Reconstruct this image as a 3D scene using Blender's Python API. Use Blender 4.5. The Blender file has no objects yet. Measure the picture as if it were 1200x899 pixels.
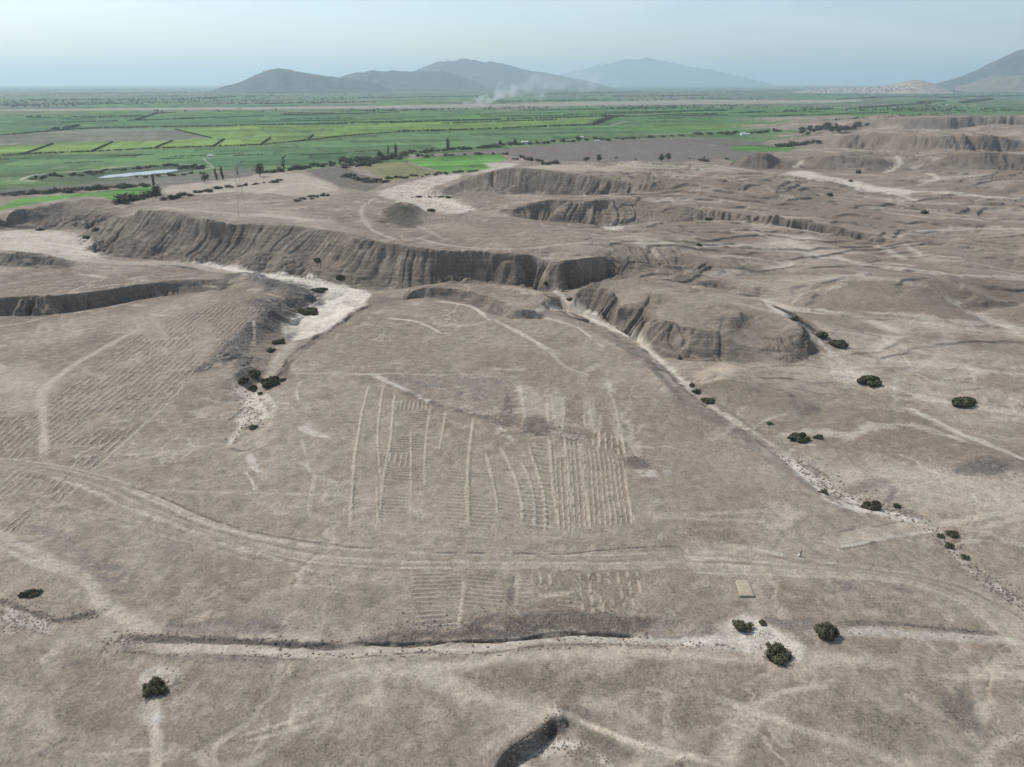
import bpy, math, random
import numpy as np
import bmesh
from mathutils import Vector, Matrix, noise as mnoise

# ------------------------------------------------------------------ camera, sky, sun, exposure
S = bpy.context.scene
COL = S.collection
F, CX, CY, HC = 832.0, 600.0, 449.5, 120.0          # focal length in photo pixels, principal point, flying height
PITCH = math.atan((CY - 97.5) / F)
cam = bpy.data.cameras.new('camera')
cam.sensor_fit = 'HORIZONTAL'; cam.sensor_width = 36.0; cam.lens = F / 1200.0 * 36.0
cam.clip_start = 0.5; cam.clip_end = 200000.0
cam_o = bpy.data.objects.new('camera', cam); COL.objects.link(cam_o)
cam_o.location = (0, 0, HC); cam_o.rotation_euler = (math.pi / 2 - PITCH, 0, 0)
S.camera = cam_o

SUN_AZ = math.radians(-54.0)      # seen from above, measured from +Y towards +X: the sun is behind and to one side
SUN_EL = math.radians(46.0)
to_sun = Vector((math.sin(SUN_AZ) * math.cos(SUN_EL), math.cos(SUN_AZ) * math.cos(SUN_EL), math.sin(SUN_EL)))
sun = bpy.data.lights.new('sun', 'SUN'); sun.energy = 3.6; sun.angle = math.radians(0.6); sun.color = (1.0, 0.94, 0.85)
sun_o = bpy.data.objects.new('sun', sun); COL.objects.link(sun_o)
sun_o.rotation_euler = (-to_sun).to_track_quat('-Z', 'Y').to_euler()

W = bpy.data.worlds.new('World'); S.world = W; W.use_nodes = True
nt = W.node_tree; nt.nodes.clear()
out = nt.nodes.new('ShaderNodeOutputWorld'); bg = nt.nodes.new('ShaderNodeBackground')
sky = nt.nodes.new('ShaderNodeTexSky'); sky.sky_type = 'NISHITA'; sky.sun_disc = False
sky.sun_elevation = SUN_EL; sky.sun_rotation = SUN_AZ; sky.altitude = 300; sky.air_density = 1.0; sky.dust_density = 1.2; sky.ozone_density = 1.6
tc = nt.nodes.new('ShaderNodeTexCoord')
mp = nt.nodes.new('ShaderNodeMapping'); mp.inputs['Scale'].default_value = (1.6, 1.6, 9.0)
nz = nt.nodes.new('ShaderNodeTexNoise'); nz.inputs['Scale'].default_value = 1.7; nz.inputs['Detail'].default_value = 6.0; nz.inputs['Roughness'].default_value = 0.55
nz.inputs['Distortion'].default_value = 0.4
rp = nt.nodes.new('ShaderNodeValToRGB'); rp.color_ramp.elements[0].position = 0.40; rp.color_ramp.elements[1].position = 0.72
rp.color_ramp.elements[0].color = (0, 0, 0, 1); rp.color_ramp.elements[1].color = (0.55, 0.55, 0.55, 1)
mx = nt.nodes.new('ShaderNodeMix'); mx.data_type = 'RGBA'
mx.inputs['B'].default_value = (6.0, 6.6, 6.9, 1)
nt.links.new(tc.outputs['Generated'], mp.inputs['Vector']); nt.links.new(mp.outputs['Vector'], nz.inputs['Vector'])
nt.links.new(nz.outputs['Fac'], rp.inputs['Fac']); nt.links.new(rp.outputs['Color'], mx.inputs['Factor'])
nt.links.new(sky.outputs['Color'], mx.inputs['A']); nt.links.new(mx.outputs['Result'], bg.inputs['Color'])
bg.inputs['Strength'].default_value = 0.142
nt.links.new(bg.outputs['Background'], out.inputs['Surface'])

S.view_settings.view_transform = 'Standard'; S.view_settings.look = 'None'
S.view_settings.exposure = 0.0; S.view_settings.gamma = 1.0; S.view_settings.use_curve_mapping = False
S.cycles.use_denoising = True
S.cycles.max_bounces = 6; S.cycles.diffuse_bounces = 3; S.cycles.transparent_max_bounces = 8
S.cycles.volume_bounces = 2

rng = np.random.default_rng(7)
random.seed(7)
F32 = np.float32
PLAIN = -10.0

# ------------------------------------------------------------------ helpers: rays, noise, log-polar height field
def rays(px, py):
    xx = (np.asarray(px, float) - CX) / F; yy = (CY - np.asarray(py, float)) / F
    cp, sp = math.cos(PITCH), math.sin(PITCH)
    return np.stack([xx, cp + sp * yy, -sp + cp * yy], -1)

def at_z(px, py, z):
    d = rays(px, py); t = (np.asarray(z, float) - HC) / d[..., 2]
    return d[..., 0] * t, d[..., 1] * t

_TAB = [np.random.default_rng(100 + k).random((256, 256)).astype(F32) for k in range(6)]
def vnoise(x, y, k=0):
    t = _TAB[k % 6]
    xf = np.floor(x); yf = np.floor(y)
    fx = (x - xf).astype(F32); fy = (y - yf).astype(F32)
    ix = (xf.astype(np.int64) + 37 * k) & 255; iy = (yf.astype(np.int64) + 91 * k) & 255
    fx = fx * fx * (3 - 2 * fx); fy = fy * fy * (3 - 2 * fy)
    ix1 = (ix + 1) & 255; iy1 = (iy + 1) & 255
    a = t[ix, iy]; b = t[ix1, iy]; c = t[ix, iy1]; d = t[ix1, iy1]
    a = a + (b - a) * fx; c = c + (d - c) * fx
    return (a + (c - a) * fy) * 2 - 1
def fbm(x, y, wl, octv=3, k=0, gain=0.5):
    s = 0; a = 1.0; n = 0
    for o in range(octv):
        c, q = math.cos(0.6 * o + k), math.sin(0.6 * o + k)
        s = s + a * vnoise((c * x + q * y) / wl, (-q * x + c * y) / wl, k + o); n += a; a *= gain; wl /= 2.03
    return s / n
def sstep(a, b, x):
    t = np.clip((x - a) / (b - a), 0, 1); return t * t * (3 - 2 * t)

# coarse log-polar grid (conformal, so a membrane stretched between traced rims and feet is fair)
AZ = math.radians(51.0)
NU = 640; DU = 2 * AZ / (NU - 1)
V0 = math.log(55.0); V1 = math.log(6000.0); NV = int((V1 - V0) / DU) + 1
con_s = np.zeros((NV, NU)); con_n = np.zeros((NV, NU))
def densify(p, step):
    p = np.asarray(p, float); o = [p[:1]]
    for a, b in zip(p[:-1], p[1:]):
        n = max(1, int(np.hypot(*(b - a)[:2]) / step)); t = (np.arange(n) + 1)[:, None] / n
        o.append(a + (b - a) * t)
    return np.concatenate(o)
def smooth_line(p, it=2):
    p = np.asarray(p, float)
    for _ in range(it):
        q = np.empty((2 * len(p) - 2, p.shape[1])); q[0::2] = .75 * p[:-1] + .25 * p[1:]; q[1::2] = .25 * p[:-1] + .75 * p[1:]
        p = np.concatenate([p[:1], q, p[-1:]])
    return p
def con(pts, z=None, it=2):
    """heights along a traced line: pts = (px, py, z) or (px, py) with one z"""
    p = np.array([(q[0], q[1], q[2] if len(q) > 2 else z) for q in pts], float)
    if len(p) > 2: p = smooth_line(p, it)
    p = densify(p, 0.3)
    x, y = at_z(p[:, 0], p[:, 1], p[:, 2])
    u = np.arctan2(x, y); v = np.log(np.hypot(x, y))
    j = np.rint((u + AZ) / DU).astype(int); i = np.rint((v - V0) / DU).astype(int)
    k = (i >= 0) & (i < NV) & (j >= 0) & (j < NU)
    np.add.at(con_s, (i[k], j[k]), p[k, 2]); np.add.at(con_n, (i[k], j[k]), 1)
# ------------------------------------------------------------------ the relief: rims, feet, tables and washes traced from the photograph
# foreground and the central fan
con([(-80, 960), (300, 950), (600, 960), (900, 950), (1280, 960)], 0.5)
con([(-60, 800), (120, 800), (300, 810), (420, 830), (560, 845)], 1.2)
con([(760, 820), (900, 820), (1060, 830), (1260, 800)], 1.5)
con([(-60, 650), (60, 690), (150, 700), (300, 700), (450, 690)], 1.5)
con([(450, 665), (600, 662), (800, 668), (950, 675), (1080, 700), (1200, 770), (1260, 800)], 0.6)
con([(480, 740), (600, 735), (760, 735)], 0.0)
con([(410, 640), (430, 560), (440, 480), (430, 440)], 0.8)
con([(520, 640), (540, 560), (560, 480), (575, 430), (560, 390)], 1.4)
con([(700, 640), (720, 560), (700, 480), (680, 430), (640, 400)], 1.0)
con([(800, 640), (840, 580), (830, 530), (790, 480)], 0.8)
con([(900, 640), (900, 600), (880, 560)], 0.6)
con([(-60, 560), (40, 560), (130, 590), (230, 630), (330, 650)], 0.0)
con([(150, 570), (220, 560), (260, 590)], 1.0)
con([(-60, 520), (60, 500), (120, 470), (190, 420), (240, 385), (280, 362)], -2.0)
con([(130, 530), (190, 470), (230, 470), (240, 520)], -0.5)
con([(-60, 420), (60, 410), (120, 390)], -2.5)
con([(-60, 372), (0, 371), (53, 371), (83, 365), (133, 358), (170, 350), (215, 345), (255, 340)], -4.0)
con([(-60, 349, 4.8), (0, 349, 4.8), (50, 348, 4.8), (100, 345, 4.2), (143, 338, 3), (175, 333, 2), (213, 329, 1.5), (250, 328, 1)])
con([(-60, 325), (20, 325), (100, 323), (170, 319)], 4.0)
con([(-60, 296, 8), (13, 297, 9), (30, 299, 9), (55, 304, 8), (82, 312, 4)])          # low dark ridge by the white flat
con([(-60, 312), (20, 313), (60, 317), (90, 318)], 2.8)
# white flat and the sandy wash behind the fan
con([(-60, 285), (0, 282), (60, 282), (95, 285), (100, 298), (60, 298)], -10.0)
con([(-60, 276), (30, 274), (90, 278)], -10.0)
con([(105, 306), (160, 308), (217, 309), (253, 312), (307, 322), (367, 330), (415, 345)], -9.5)
con([(405, 352), (385, 370), (362, 388), (342, 398)], -8.5)
con([(395, 345), (370, 360), (350, 378)], -8.8)
con([(336, 405), (322, 428), (305, 452), (298, 475)], -5.0)
con([(292, 488), (280, 505), (272, 520)], -2.5)
# dark gravel hills between the wash and the furrowed slope
con([(265, 330, 0), (285, 318, 2.5), (310, 329, 1), (335, 334, 0), (372, 346, -4)])
con([(262, 345), (290, 345), (320, 352)], -2.0)
con([(300, 350), (318, 366), (294, 388), (268, 408), (252, 428), (280, 438)], -0.8)
con([(346, 380), (338, 396), (322, 414), (314, 428)], -5.8)
con([(240, 400), (225, 430)], -1.5)
# near edge of the fan towards the wash
con([(440, 357), (415, 373), (385, 392), (355, 413), (337, 430), (345, 440), (380, 438)], 0.6)
con([(428, 356), (404, 373), (372, 394), (345, 414), (328, 432), (325, 445)], -5.5)
con([(345, 470), (330, 500), (320, 530)], 0.5)
# mound behind the fan
con([(470, 342), (500, 336), (540, 341), (575, 350), (600, 361), (630, 363)], 5.4)
con([(458, 352), (500, 348), (540, 353), (568, 366), (600, 374), (640, 374)], 0.8)
con([(470, 336), (530, 332), (590, 334), (640, 344), (655, 352)], 5.0)
con([(450, 385), (500, 395), (540, 385)], 1.0)
# gulch along the far side of the fan
con([(655, 342), (662, 350), (677, 368), (700, 376), (733, 393), (753, 406), (773, 424), (795, 445)], -4.6)
con([(795, 445), (820, 468), (843, 485), (867, 499), (907, 522)], -3.2)
con([(907, 522), (940, 551), (973, 578), (1000, 591), (1033, 601), (1067, 605)], -2.2)
con([(1067, 605), (1093, 618), (1113, 641), (1153, 679), (1210, 725)], -1.6)
con([(648, 362), (668, 380), (700, 392), (730, 412), (760, 435), (790, 462)], 0.6)
con([(800, 475), (850, 502), (900, 540), (935, 566), (975, 592)], 0.6)
# main table: left hill, rim, foot
con([(-60, 258, 2), (0, 251, 5), (50, 241, 8), (90, 235, 9), (115, 236, 8), (135, 243, 3)])
con([(-60, 268), (0, 267), (60, 269), (95, 272), (108, 268)], -9.5)
con([(-60, 250), (10, 240), (60, 236), (120, 229), (150, 232)], -9.8)
con([(130, 256, 4), (150, 249, 14), (175, 247, 18), (205, 250, 19), (235, 258, 17), (262, 262, 15), (300, 262, 15), (345, 265, 14.5), (400, 271, 14), (432, 282, 13), (470, 290, 12.5), (520, 295, 12), (565, 297, 11.5), (612, 299, 11), (630, 303, 9)])
con([(100, 291, -9.5), (120, 300, -9.5), (170, 303, -9.5), (240, 311, -9.5), (290, 318, -9.5), (340, 326, -9.5), (380, 332, -9.3), (420, 340, -9), (460, 339, -8.3), (500, 335, -8), (560, 331, -7.5), (600, 335, -7), (640, 345, -7)])
con([(232, 275, 6), (265, 282, 4), (300, 290, 2), (340, 300, 0.5), (400, 306, 0)])   # hollow middle of the scarp
con([(642, 307, 9), (660, 308, 10), (700, 305, 10), (750, 304, 9.5), (800, 304, 9), (820, 307, 8)])
con([(655, 345, -6.5), (680, 337, -6), (720, 329, -4.5), (760, 323, -3.5), (795, 319, -2.5), (826, 317, -1)])
con([(835, 303, 4), (850, 300, 5)])
con([(200, 240), (260, 246), (330, 250), (400, 255)], 13.5)
con([(190, 231), (260, 232), (330, 236), (400, 240)], 9.0)
con([(180, 222), (240, 222), (310, 224), (380, 229), (425, 235)], -4.0)
con([(215, 231, 8), (240, 228, 9), (262, 230, 8)])
con([(160, 224), (200, 217), (300, 210), (400, 223), (430, 228)], -9.8)
con([(480, 277, 12), (540, 285, 11.5), (620, 289, 11), (720, 285, 10.5), (800, 285, 9.5)])
con([(520, 262, 11), (600, 270, 10.5), (680, 276, 10), (760, 276, 9.5)])
con([(447, 247, 10), (462, 240, 18), (480, 239, 18), (498, 250, 9)])            # dark cone behind the table
con([(452, 262, 7), (475, 268, 5), (495, 270, 6)])
con([(440, 228), (480, 222), (520, 215)], -9.6)
con([(455, 232), (500, 240), (530, 246), (552, 250)], -9.0)
con([(505, 255, -3), (530, 258, 0), (560, 256, 0), (590, 252, -1)])
con([(500, 268, 7), (520, 256, 8), (540, 252, 7)])
# ridges behind
con([(498, 226, -6), (527, 213, 9), (565, 203, 18), (600, 198, 22), (635, 202, 21), (690, 204, 20), (720, 208, 19), (780, 213, 17), (850, 220, 14), (920, 230, 10)])
con([(500, 229, -8), (545, 236, -6), (575, 232, -2), (612, 226, -1), (660, 228, 1), (700, 229, 3), (760, 228, 6)])
con([(595, 243, 8), (612, 236, 12), (640, 234, 15), (700, 237, 15), (767, 233, 14), (800, 243, 12), (870, 250, 9.5), (905, 256, 8.5), (950, 262, 8), (1000, 272, 6), (1040, 281, 3)])
con([(575, 258, 1), (612, 256, -1), (650, 262, -2), (700, 266, -3), (733, 266, -2), (770, 266, 0), (800, 260, 2), (870, 262, 2), (905, 268, 1.5), (950, 274, 0.5), (1000, 281, -0.5), (1035, 288, -1)])
con([(620, 190), (700, 192), (800, 196), (860, 200)], -4.0)
con([(560, 197), (620, 192), (700, 186), (780, 186), (850, 180), (900, 174), (960, 166)], -9.8)
con([(860, 232, 7), (920, 242, 5), (1000, 252, 3)])
con([(840, 280, 4), (900, 285, 3.5), (980, 300, 2.5), (1060, 320, 1.5)])
# small scarps on the far slopes
con([(835, 308), (880, 306), (918, 309)], 4.0); con([(830, 318), (880, 318), (922, 319)], 0.5)
con([(800, 325), (843, 321), (870, 328), (888, 335)], 3.0); con([(805, 337), (840, 334), (868, 341), (884, 348)], -0.5)
con([(1080, 277), (1110, 276), (1138, 281)], 2.5); con([(1080, 285), (1110, 288), (1138, 289)], -1.5)
con([(1060, 390, 0), (1150, 385, 0.5), (1260, 390, 1)]); con([(960, 330), (1060, 345), (1140, 366)], 2.2)
con([(1000, 440), (1060, 462), (1150, 478), (1260, 490)], -1.6)
con([(1060, 478), (1127, 511), (1200, 541), (1260, 560)], -1.8)
con([(1000, 480), (1050, 520), (1100, 570)], 1.0); con([(1110, 548), (1150, 538), (1188, 545)], 2.4)
con([(1150, 620), (1260, 650)], 1.2); con([(980, 640, .8), (1040, 650, .6)])
con([(1120, 440), (1260, 445)], 0.8); con([(1100, 300), (1260, 310)], 0.5); con([(1180, 350), (1260, 350)], 0.0)
# the rounded table in the middle distance
con([(682, 347, 4), (698, 339, 7), (722, 346, 7.5), (720, 360, 6.5), (735, 351, 8.5), (757, 357, 8.5), (765, 381, 6), (783, 374, 8.5), (800, 385, 7.2), (833, 389, 6.8), (860, 393, 6), (887, 404, 4), (915, 415, 2), (945, 411, 1.5), (955, 402, 1)])
con([(673, 362, -5.5), (684, 371, -5), (705, 375, -5), (728, 388, -5.4), (748, 401, -5.4), (772, 420, -5.2), (800, 422, -3.2), (830, 424, -2), (862, 424, -1), (890, 428, -0.8), (925, 431, -1), (962, 412, -1)])
con([(700, 333), (730, 329), (767, 326), (800, 329), (833, 338), (867, 347), (900, 360), (935, 381), (950, 395)], 8.0)
con([(760, 345), (800, 352), (840, 362), (870, 372)], 12.0)
con([(835, 332), (870, 341), (905, 356), (945, 380), (968, 400), (985, 425), (1010, 442)], -1.0)
con([(830, 440), (870, 448), (915, 455)], 2.2)
con([(822, 455), (870, 480), (930, 492), (960, 480), (965, 460)], -1.5)
# far mounds to the side of the green plain
con([(985, 145, -8), (1010, 139, 16), (1040, 135, 31), (1090, 136, 31), (1140, 136.5, 31), (1260, 136, 32)])
con([(985, 152, -9), (1040, 154, -5), (1100, 153, -3), (1140, 151, -4), (1260, 154, -4)])
con([(1130, 158, 2), (1150, 146, 17), (1180, 145, 19), (1260, 147, 18)])
con([(995, 165, -8), (1012, 158, 12), (1028, 155, 22), (1052, 159, 20), (1090, 162, 18), (1130, 161, 19), (1260, 160, 20)])
con([(985, 172, -9), (1010, 175, -8), (1035, 179, -7), (1100, 180, -6), (1150, 178, -6), (1260, 178, -6)])
con([(862, 188, -6), (870, 184, 6), (893, 182, 11), (913, 183, 9), (925, 190, -5)])
con([(855, 197), (890, 199), (928, 199)], -8.0)
con([(950, 186, -4), (962, 181, 11), (1000, 180, 13), (1040, 182, 11), (1050, 187, -4)])
con([(950, 198), (1005, 204), (1045, 201)], -8.0)
con([(1058, 186, -3), (1070, 181, 11), (1130, 183, 12.5), (1260, 186, 12)])
con([(1065, 199), (1133, 204), (1260, 204)], -7.0)
con([(917, 204), (960, 205), (990, 212), (1035, 222), (1080, 226), (1200, 232), (1260, 234)], -7.5)
con([(930, 222, 3), (965, 210, 4), (985, 216, 2)])
con([(1070, 236, -3), (1095, 226, 5), (1130, 225, 6), (1180, 230, 4), (1260, 240, 3)])
con([(1090, 212, -3), (1140, 210, -1), (1260, 214, -1)])
con([(940, 168), (900, 176), (860, 190), (850, 205)], -9.0)
# the flat green plain beyond everything
for yy in (115, 120, 125, 130): con([(-200, yy), (600, yy), (1400, yy)], PLAIN)
for yy in (136, 145, 155, 165, 175): con([(-160, yy), (400, yy), (930, yy)] if yy < 160 else [(-160, yy), (400, yy), (840, yy)], PLAIN)
for yy in (185, 195, 205): con([(-140, yy), (150, yy), (480, yy)], PLAIN)
con([(-140, 215), (0, 215), (150, 213)], PLAIN); con([(-140, 228), (0, 228), (130, 225)], PLAIN); con([(-140, 238), (-20, 238), (90, 233)], PLAIN)
con([(500, 185), (600, 184), (700, 180), (820, 172)], PLAIN)
# the pit at the near edge
con([(520, 930), (556, 880), (600, 846), (640, 826), (690, 826), (740, 850)], 0.6)
con([(760, 930), (780, 905), (800, 895)], 0.6)
con([(560, 930, 0.6), (583, 897, 0.6), (598, 878, 0.6), (625, 864, 0.6), (648, 846, 0.6), (662, 838, 0.6)])
con([(575, 935), (600, 903), (612, 889), (634, 874), (653, 858)], -2.4)
con([(600, 960), (650, 920), (665, 885), (690, 905), (700, 960)], -1.8)
con([(668, 846, -1.5), (700, 858, 0.5), (740, 872, 1), (800, 890, 1)])
# membrane through the traced heights, coarse to fine
def solve(cs, cn, levels):
    pyr = [(cs, cn)]
    for _ in range(levels):
        s, n = pyr[-1]; h, w = s.shape; h2, w2 = (h + 1) // 2, (w + 1) // 2
        s = np.pad(s, ((0, h2 * 2 - h), (0, w2 * 2 - w))); n = np.pad(n, ((0, h2 * 2 - h), (0, w2 * 2 - w)))
        pyr.append((s.reshape(h2, 2, w2, 2).sum((1, 3)), n.reshape(h2, 2, w2, 2).sum((1, 3))))
    H = None
    for s, n in reversed(pyr):
        m = n > 0; val = np.where(m, s / np.maximum(n, 1), 0)
        if H is None: H = np.where(m, val, s.sum() / n.sum())
        else: H = np.repeat(np.repeat(H, 2, 0), 2, 1)[:s.shape[0], :s.shape[1]]
        H = np.where(m, val, H)
        for _ in range(160):
            P = np.pad(H, 1, mode='edge')
            H = np.where(m, val, .25 * (P[:-2, 1:-1] + P[2:, 1:-1] + P[1:-1, :-2] + P[1:-1, 2:]))
    P = np.pad(H, 1, mode='edge')
    return (.5 * H + .125 * (P[:-2, 1:-1] + P[2:, 1:-1] + P[1:-1, :-2] + P[1:-1, 2:])).astype(F32)
HG = solve(con_s, con_n, 6)
vg = np.exp(V0 + DU * np.arange(NV))
def smooth(A, n):
    for _ in range(n):
        P = np.pad(A, 1, mode='edge'); A = .2 * (A + P[:-2, 1:-1] + P[2:, 1:-1] + P[1:-1, :-2] + P[1:-1, 2:])
    return A
HS = smooth(HG, 3)
gv, gu = np.gradient(HS, DU, DU)                     # along ln r, along azimuth
th_g = (-AZ + DU * np.arange(NU))[None, :]
GX = ((gv * np.sin(th_g) + gu * np.cos(th_g)) / vg[:, None]).astype(F32)
GY = ((gv * np.cos(th_g) - gu * np.sin(th_g)) / vg[:, None]).astype(F32)
SL = np.hypot(GX, GY)
HB = smooth(HG, 30); bv, bu = np.gradient(HB, DU, DU); SB = (np.hypot(bv, bu) / vg[:, None]).astype(F32)
def samp(A, x, y):
    u = (np.arctan2(x, y) + AZ) / DU; v = (np.log(np.maximum(np.hypot(x, y), 1.0)) - V0) / DU
    u = np.clip(u, 0, NU - 1.001); v = np.clip(v, 0, NV - 1.001)
    j = u.astype(np.int32); i = v.astype(np.int32); fu = (u - j).astype(F32); fv = (v - i).astype(F32)
    a = A[i, j]; b = A[i, j + 1]; c = A[i + 1, j]; d = A[i + 1, j + 1]
    a = a + (b - a) * fu; c = c + (d - c) * fu
    return a + (c - a) * fv
def local(A, fn, n):
    for _ in range(n):
        P = np.pad(A, 1, mode='edge'); A = fn(fn(fn(A, P[:-2, 1:-1]), P[2:, 1:-1]), fn(P[1:-1, :-2], P[1:-1, 2:]))
    return A
HMAX = smooth(local(HG, np.maximum, 14), 10).astype(F32); HMIN = smooth(local(HG, np.minimum, 14), 10).astype(F32)
RNEAR = 5200.0
def billow(x, y):
    """rounded mounds with creases between them"""
    return np.abs(fbm(x * .62 + y * .30, y * .95 - x * .22, 105, 3, 2, .42)) * 2.1
def relief(x, y):
    """height of the ground before tracks and furrows"""
    x = np.asarray(x, F32); y = np.asarray(y, F32)
    shape = x.shape; x = x.ravel(); y = y.ravel()
    r = np.hypot(x, y)
    z = np.full(x.shape, PLAIN, F32); rill = np.zeros(x.shape, F32); slope = np.zeros(x.shape, F32)
    k = np.nonzero(r < RNEAR)[0]
    if len(k):
        X, Y = x[k], y[k]
        fade = sstep(RNEAR, 3000, r[k]).astype(F32)
        wx = 6 * fbm(X, Y, 48, 1, 5) + 4.6 * fbm(X, Y, 26, 2, 0) + 2.6 * fbm(X, Y, 9, 3, 1, .6)
        wy = 6 * fbm(X, Y, 48, 1, 1) + 4.6 * fbm(X, Y, 26, 2, 2) + 2.6 * fbm(X, Y, 9, 3, 3, .6)
        far = sstep(140, 320, r[k]).astype(F32)
        wx *= .35 + .65 * far; wy *= .35 + .65 * far
        h = samp(HG, X + wx, Y + wy)
        sl = samp(SL, X, Y)
        hx, hn = samp(HMAX, X, Y), samp(HMIN, X, Y); rel = np.maximum(hx - hn, .5); tt = np.clip((h - hn) / rel, 0, 1)
        h = h + sstep(4, 9, rel) * sstep(150, 260, r[k]) * (hn + rel * tt ** (1.0 + .85 * sstep(-.25, .3, fbm(X, Y, 65, 2, 3))) - h) * .8 * sstep(1.0, .88, tt)
        q = np.nonzero(sl > .10)[0]
        PX, PY = X[q] + .5 * wx[q], Y[q] + .5 * wy[q]
        for _ in range(24):                                    # walk uphill: rills keep the line of the slope
            gx, gy = samp(GX, PX, PY), samp(GY, PX, PY); g = np.hypot(gx, gy) + 1e-6
            st = 1.25 * sstep(.05, .25, g) / g
            PX = PX + gx * st; PY = PY + gy * st
        PX0, PY0 = PX, PY; PX = PX0 + 9 * fbm(PX0, PY0, 48, 2, 4); PY = PY0 + 9 * fbm(PX0, PY0, 48, 2, 0)
        st_ = sstep(.12, .42, sl[q]) * sstep(4.0, 8.0, rel[q]) * (.05 + .95 * sstep(170, 300, r[k][q]))
        rockn = sstep(-.3, .4, fbm(PX, PY, 45, 2, 3))
        gr = lambda n, s, p: np.clip(1 - np.abs(n) * s, 0, 1) ** p
        big = gr(vnoise(PX / 13.0, PY / 13.0, 1), 2.0, 1.3); mid = gr(vnoise(PX / 7.0, PY / 7.0, 3), 2.2, 1.2); small = gr(vnoise(PX / 3.4, PY / 3.4, 4), 2.0, 1.2)
        spur = 1 - np.abs(vnoise(PX / 31.0, PY / 31.0, 2)) * 1.4
        rl = big * (.35 + .9 * rockn) + mid * .7 * (.1 + 1.0 * sstep(-.3, .4, fbm(PX, PY, 30, 2, 0))) + small * .42 + 1.5 * (spur - .5)
        rock = sstep(-.25, .35, fbm(PX, PY, 60, 2, 5))
        dep = st_ * (1.4 + 2.8 * rock) * np.clip(sl[q] / .5, .3, 1.3) * (.25 + .75 * sstep(160, 330, np.hypot(X[q], Y[q])))
        h[q] -= 1.5 * dep * (rl - .25) * sstep(1.04, .88, tt[q])
        rr = np.zeros(len(X), F32); rr[q] = st_ * rl; rill[k] = rr
        flat = 1 - sstep(.1, .5, sl)
        und = .95 * fbm(X, Y, 38, 4, 2) + .16 * fbm(X, Y, 6, 3, 3)
        wild = np.maximum(sstep(250, 480, r[k]) * sstep(-20, 140, X - .12 * (Y - 500) + 20), .55 * sstep(190, 290, r[k]) * sstep(.30, .42, X / np.maximum(Y, 1)))
        bil = billow(X, Y); mound = np.maximum(sstep(250, 420, r[k]) * sstep(.20, .40, X / np.maximum(Y, 1)), .45 * sstep(430, 560, r[k])) * sstep(2600, 1800, r[k])
        ridg = 1 - np.abs(fbm(X * .8 + Y * .3, Y * .9 - X * .2, 75, 3, 4)) * 2.0
        tn = fbm(X * .55 + Y * .35, Y * .9 - X * .3, 85, 5, 1, .52); terr = sum(sstep(-.022, .022, tn - c) for c in (-.42, -.22, -.05, .12, .3, .5)) - 3
        above = sstep(-8.5, -4.5, h)
        h = h + fade * above * (und * (.5 + .5 * flat) + mound * 6.0 * (bil - .22) + wild * (1.6 * (ridg - .45) + 1.9 * terr * (.5 + .25 * sstep(300, 480, r[k]) + .5 * sstep(500, 1000, r[k]))))
        z[k] = PLAIN + (h - PLAIN) * fade; slope[k] = sl
    return z.reshape(shape), rill.reshape(shape), slope.reshape(shape)

# ------------------------------------------------------------------ final ground grid
rows_y = np.concatenate([np.arange(975, 560, -.55), np.arange(560, 430, -.38), np.arange(430, 228, -.17), np.arange(228, 150, -.30), np.arange(150, 101, -.35)])
depr = PITCH - np.arctan((CY - rows_y) / F)
rad = HC / np.tan(depr); 
rad = np.concatenate([rad, np.geomspace(rad[-1] * 1.02, 60000.0, 24)]).astype(F32)
NC = 1640
az = np.linspace(-AZ * .985, AZ * .985, NC).astype(F32)
X = (rad[:, None] * np.sin(az)[None, :]).astype(F32); Y = (rad[:, None] * np.cos(az)[None, :]).astype(F32)
Z, RILL, SLOPE = relief(X, Y)
zr = np.gradient(Z, axis=0) / np.gradient(rad)[:, None]; za = np.gradient(Z, axis=1) / (rad[:, None] * (az[1] - az[0])); STEEP = np.hypot(zr, za).astype(F32); del zr, za
NR = len(rad); DAZ = float(az[1] - az[0])
print('ground grid', NR, NC, NR * NC)

def ground_z(x, y):
    """height of the finished ground by sampling its own grid"""
    x = np.asarray(x, float); y = np.asarray(y, float)
    u = np.clip((np.arctan2(x, y) - az[0]) / DAZ, 0, NC - 1.001); r = np.hypot(x, y)
    i = np.clip(np.searchsorted(rad, r) - 1, 0, NR - 2); fv = np.clip((r - rad[i]) / (rad[i + 1] - rad[i]), 0, 1)
    j = u.astype(int); fu = u - j
    a = Z[i, j] * (1 - fu) + Z[i, j + 1] * fu; b = Z[i + 1, j] * (1 - fu) + Z[i + 1, j + 1] * fu
    return a + (b - a) * fv
def hit(px, py):
    """the spot of ground seen at a photo pixel, found by marching its ray over the relief"""
    d = rays(np.atleast_1d(px), np.atleast_1d(py)); d = d / np.hypot(d[:, 0], d[:, 1])[:, None]
    tmax = 59000.0
    R = np.geomspace(60, tmax, 900)
    res = []
    for k in range(len(d)):
        gx, gy = d[k, 0] * R, d[k, 1] * R
        dz = HC + d[k, 2] * R - ground_z(gx, gy)
        i = np.argmax(dz < 0) if (dz < 0).any() else len(R) - 1
        lo, hi = R[max(i - 1, 0)], R[i]
        for _ in range(16):
            m = .5 * (lo + hi)
            if HC + d[k, 2] * m < ground_z(d[k, 0] * m, d[k, 1] * m): hi = m
            else: lo = m
        res.append((d[k, 0] * hi, d[k, 1] * hi))
    return np.array(res)
def G(px, py, dz=0.0):
    p = hit(px, py)[0]
    return Vector((p[0], p[1], float(ground_z(p[0], p[1])) + dz))
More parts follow.
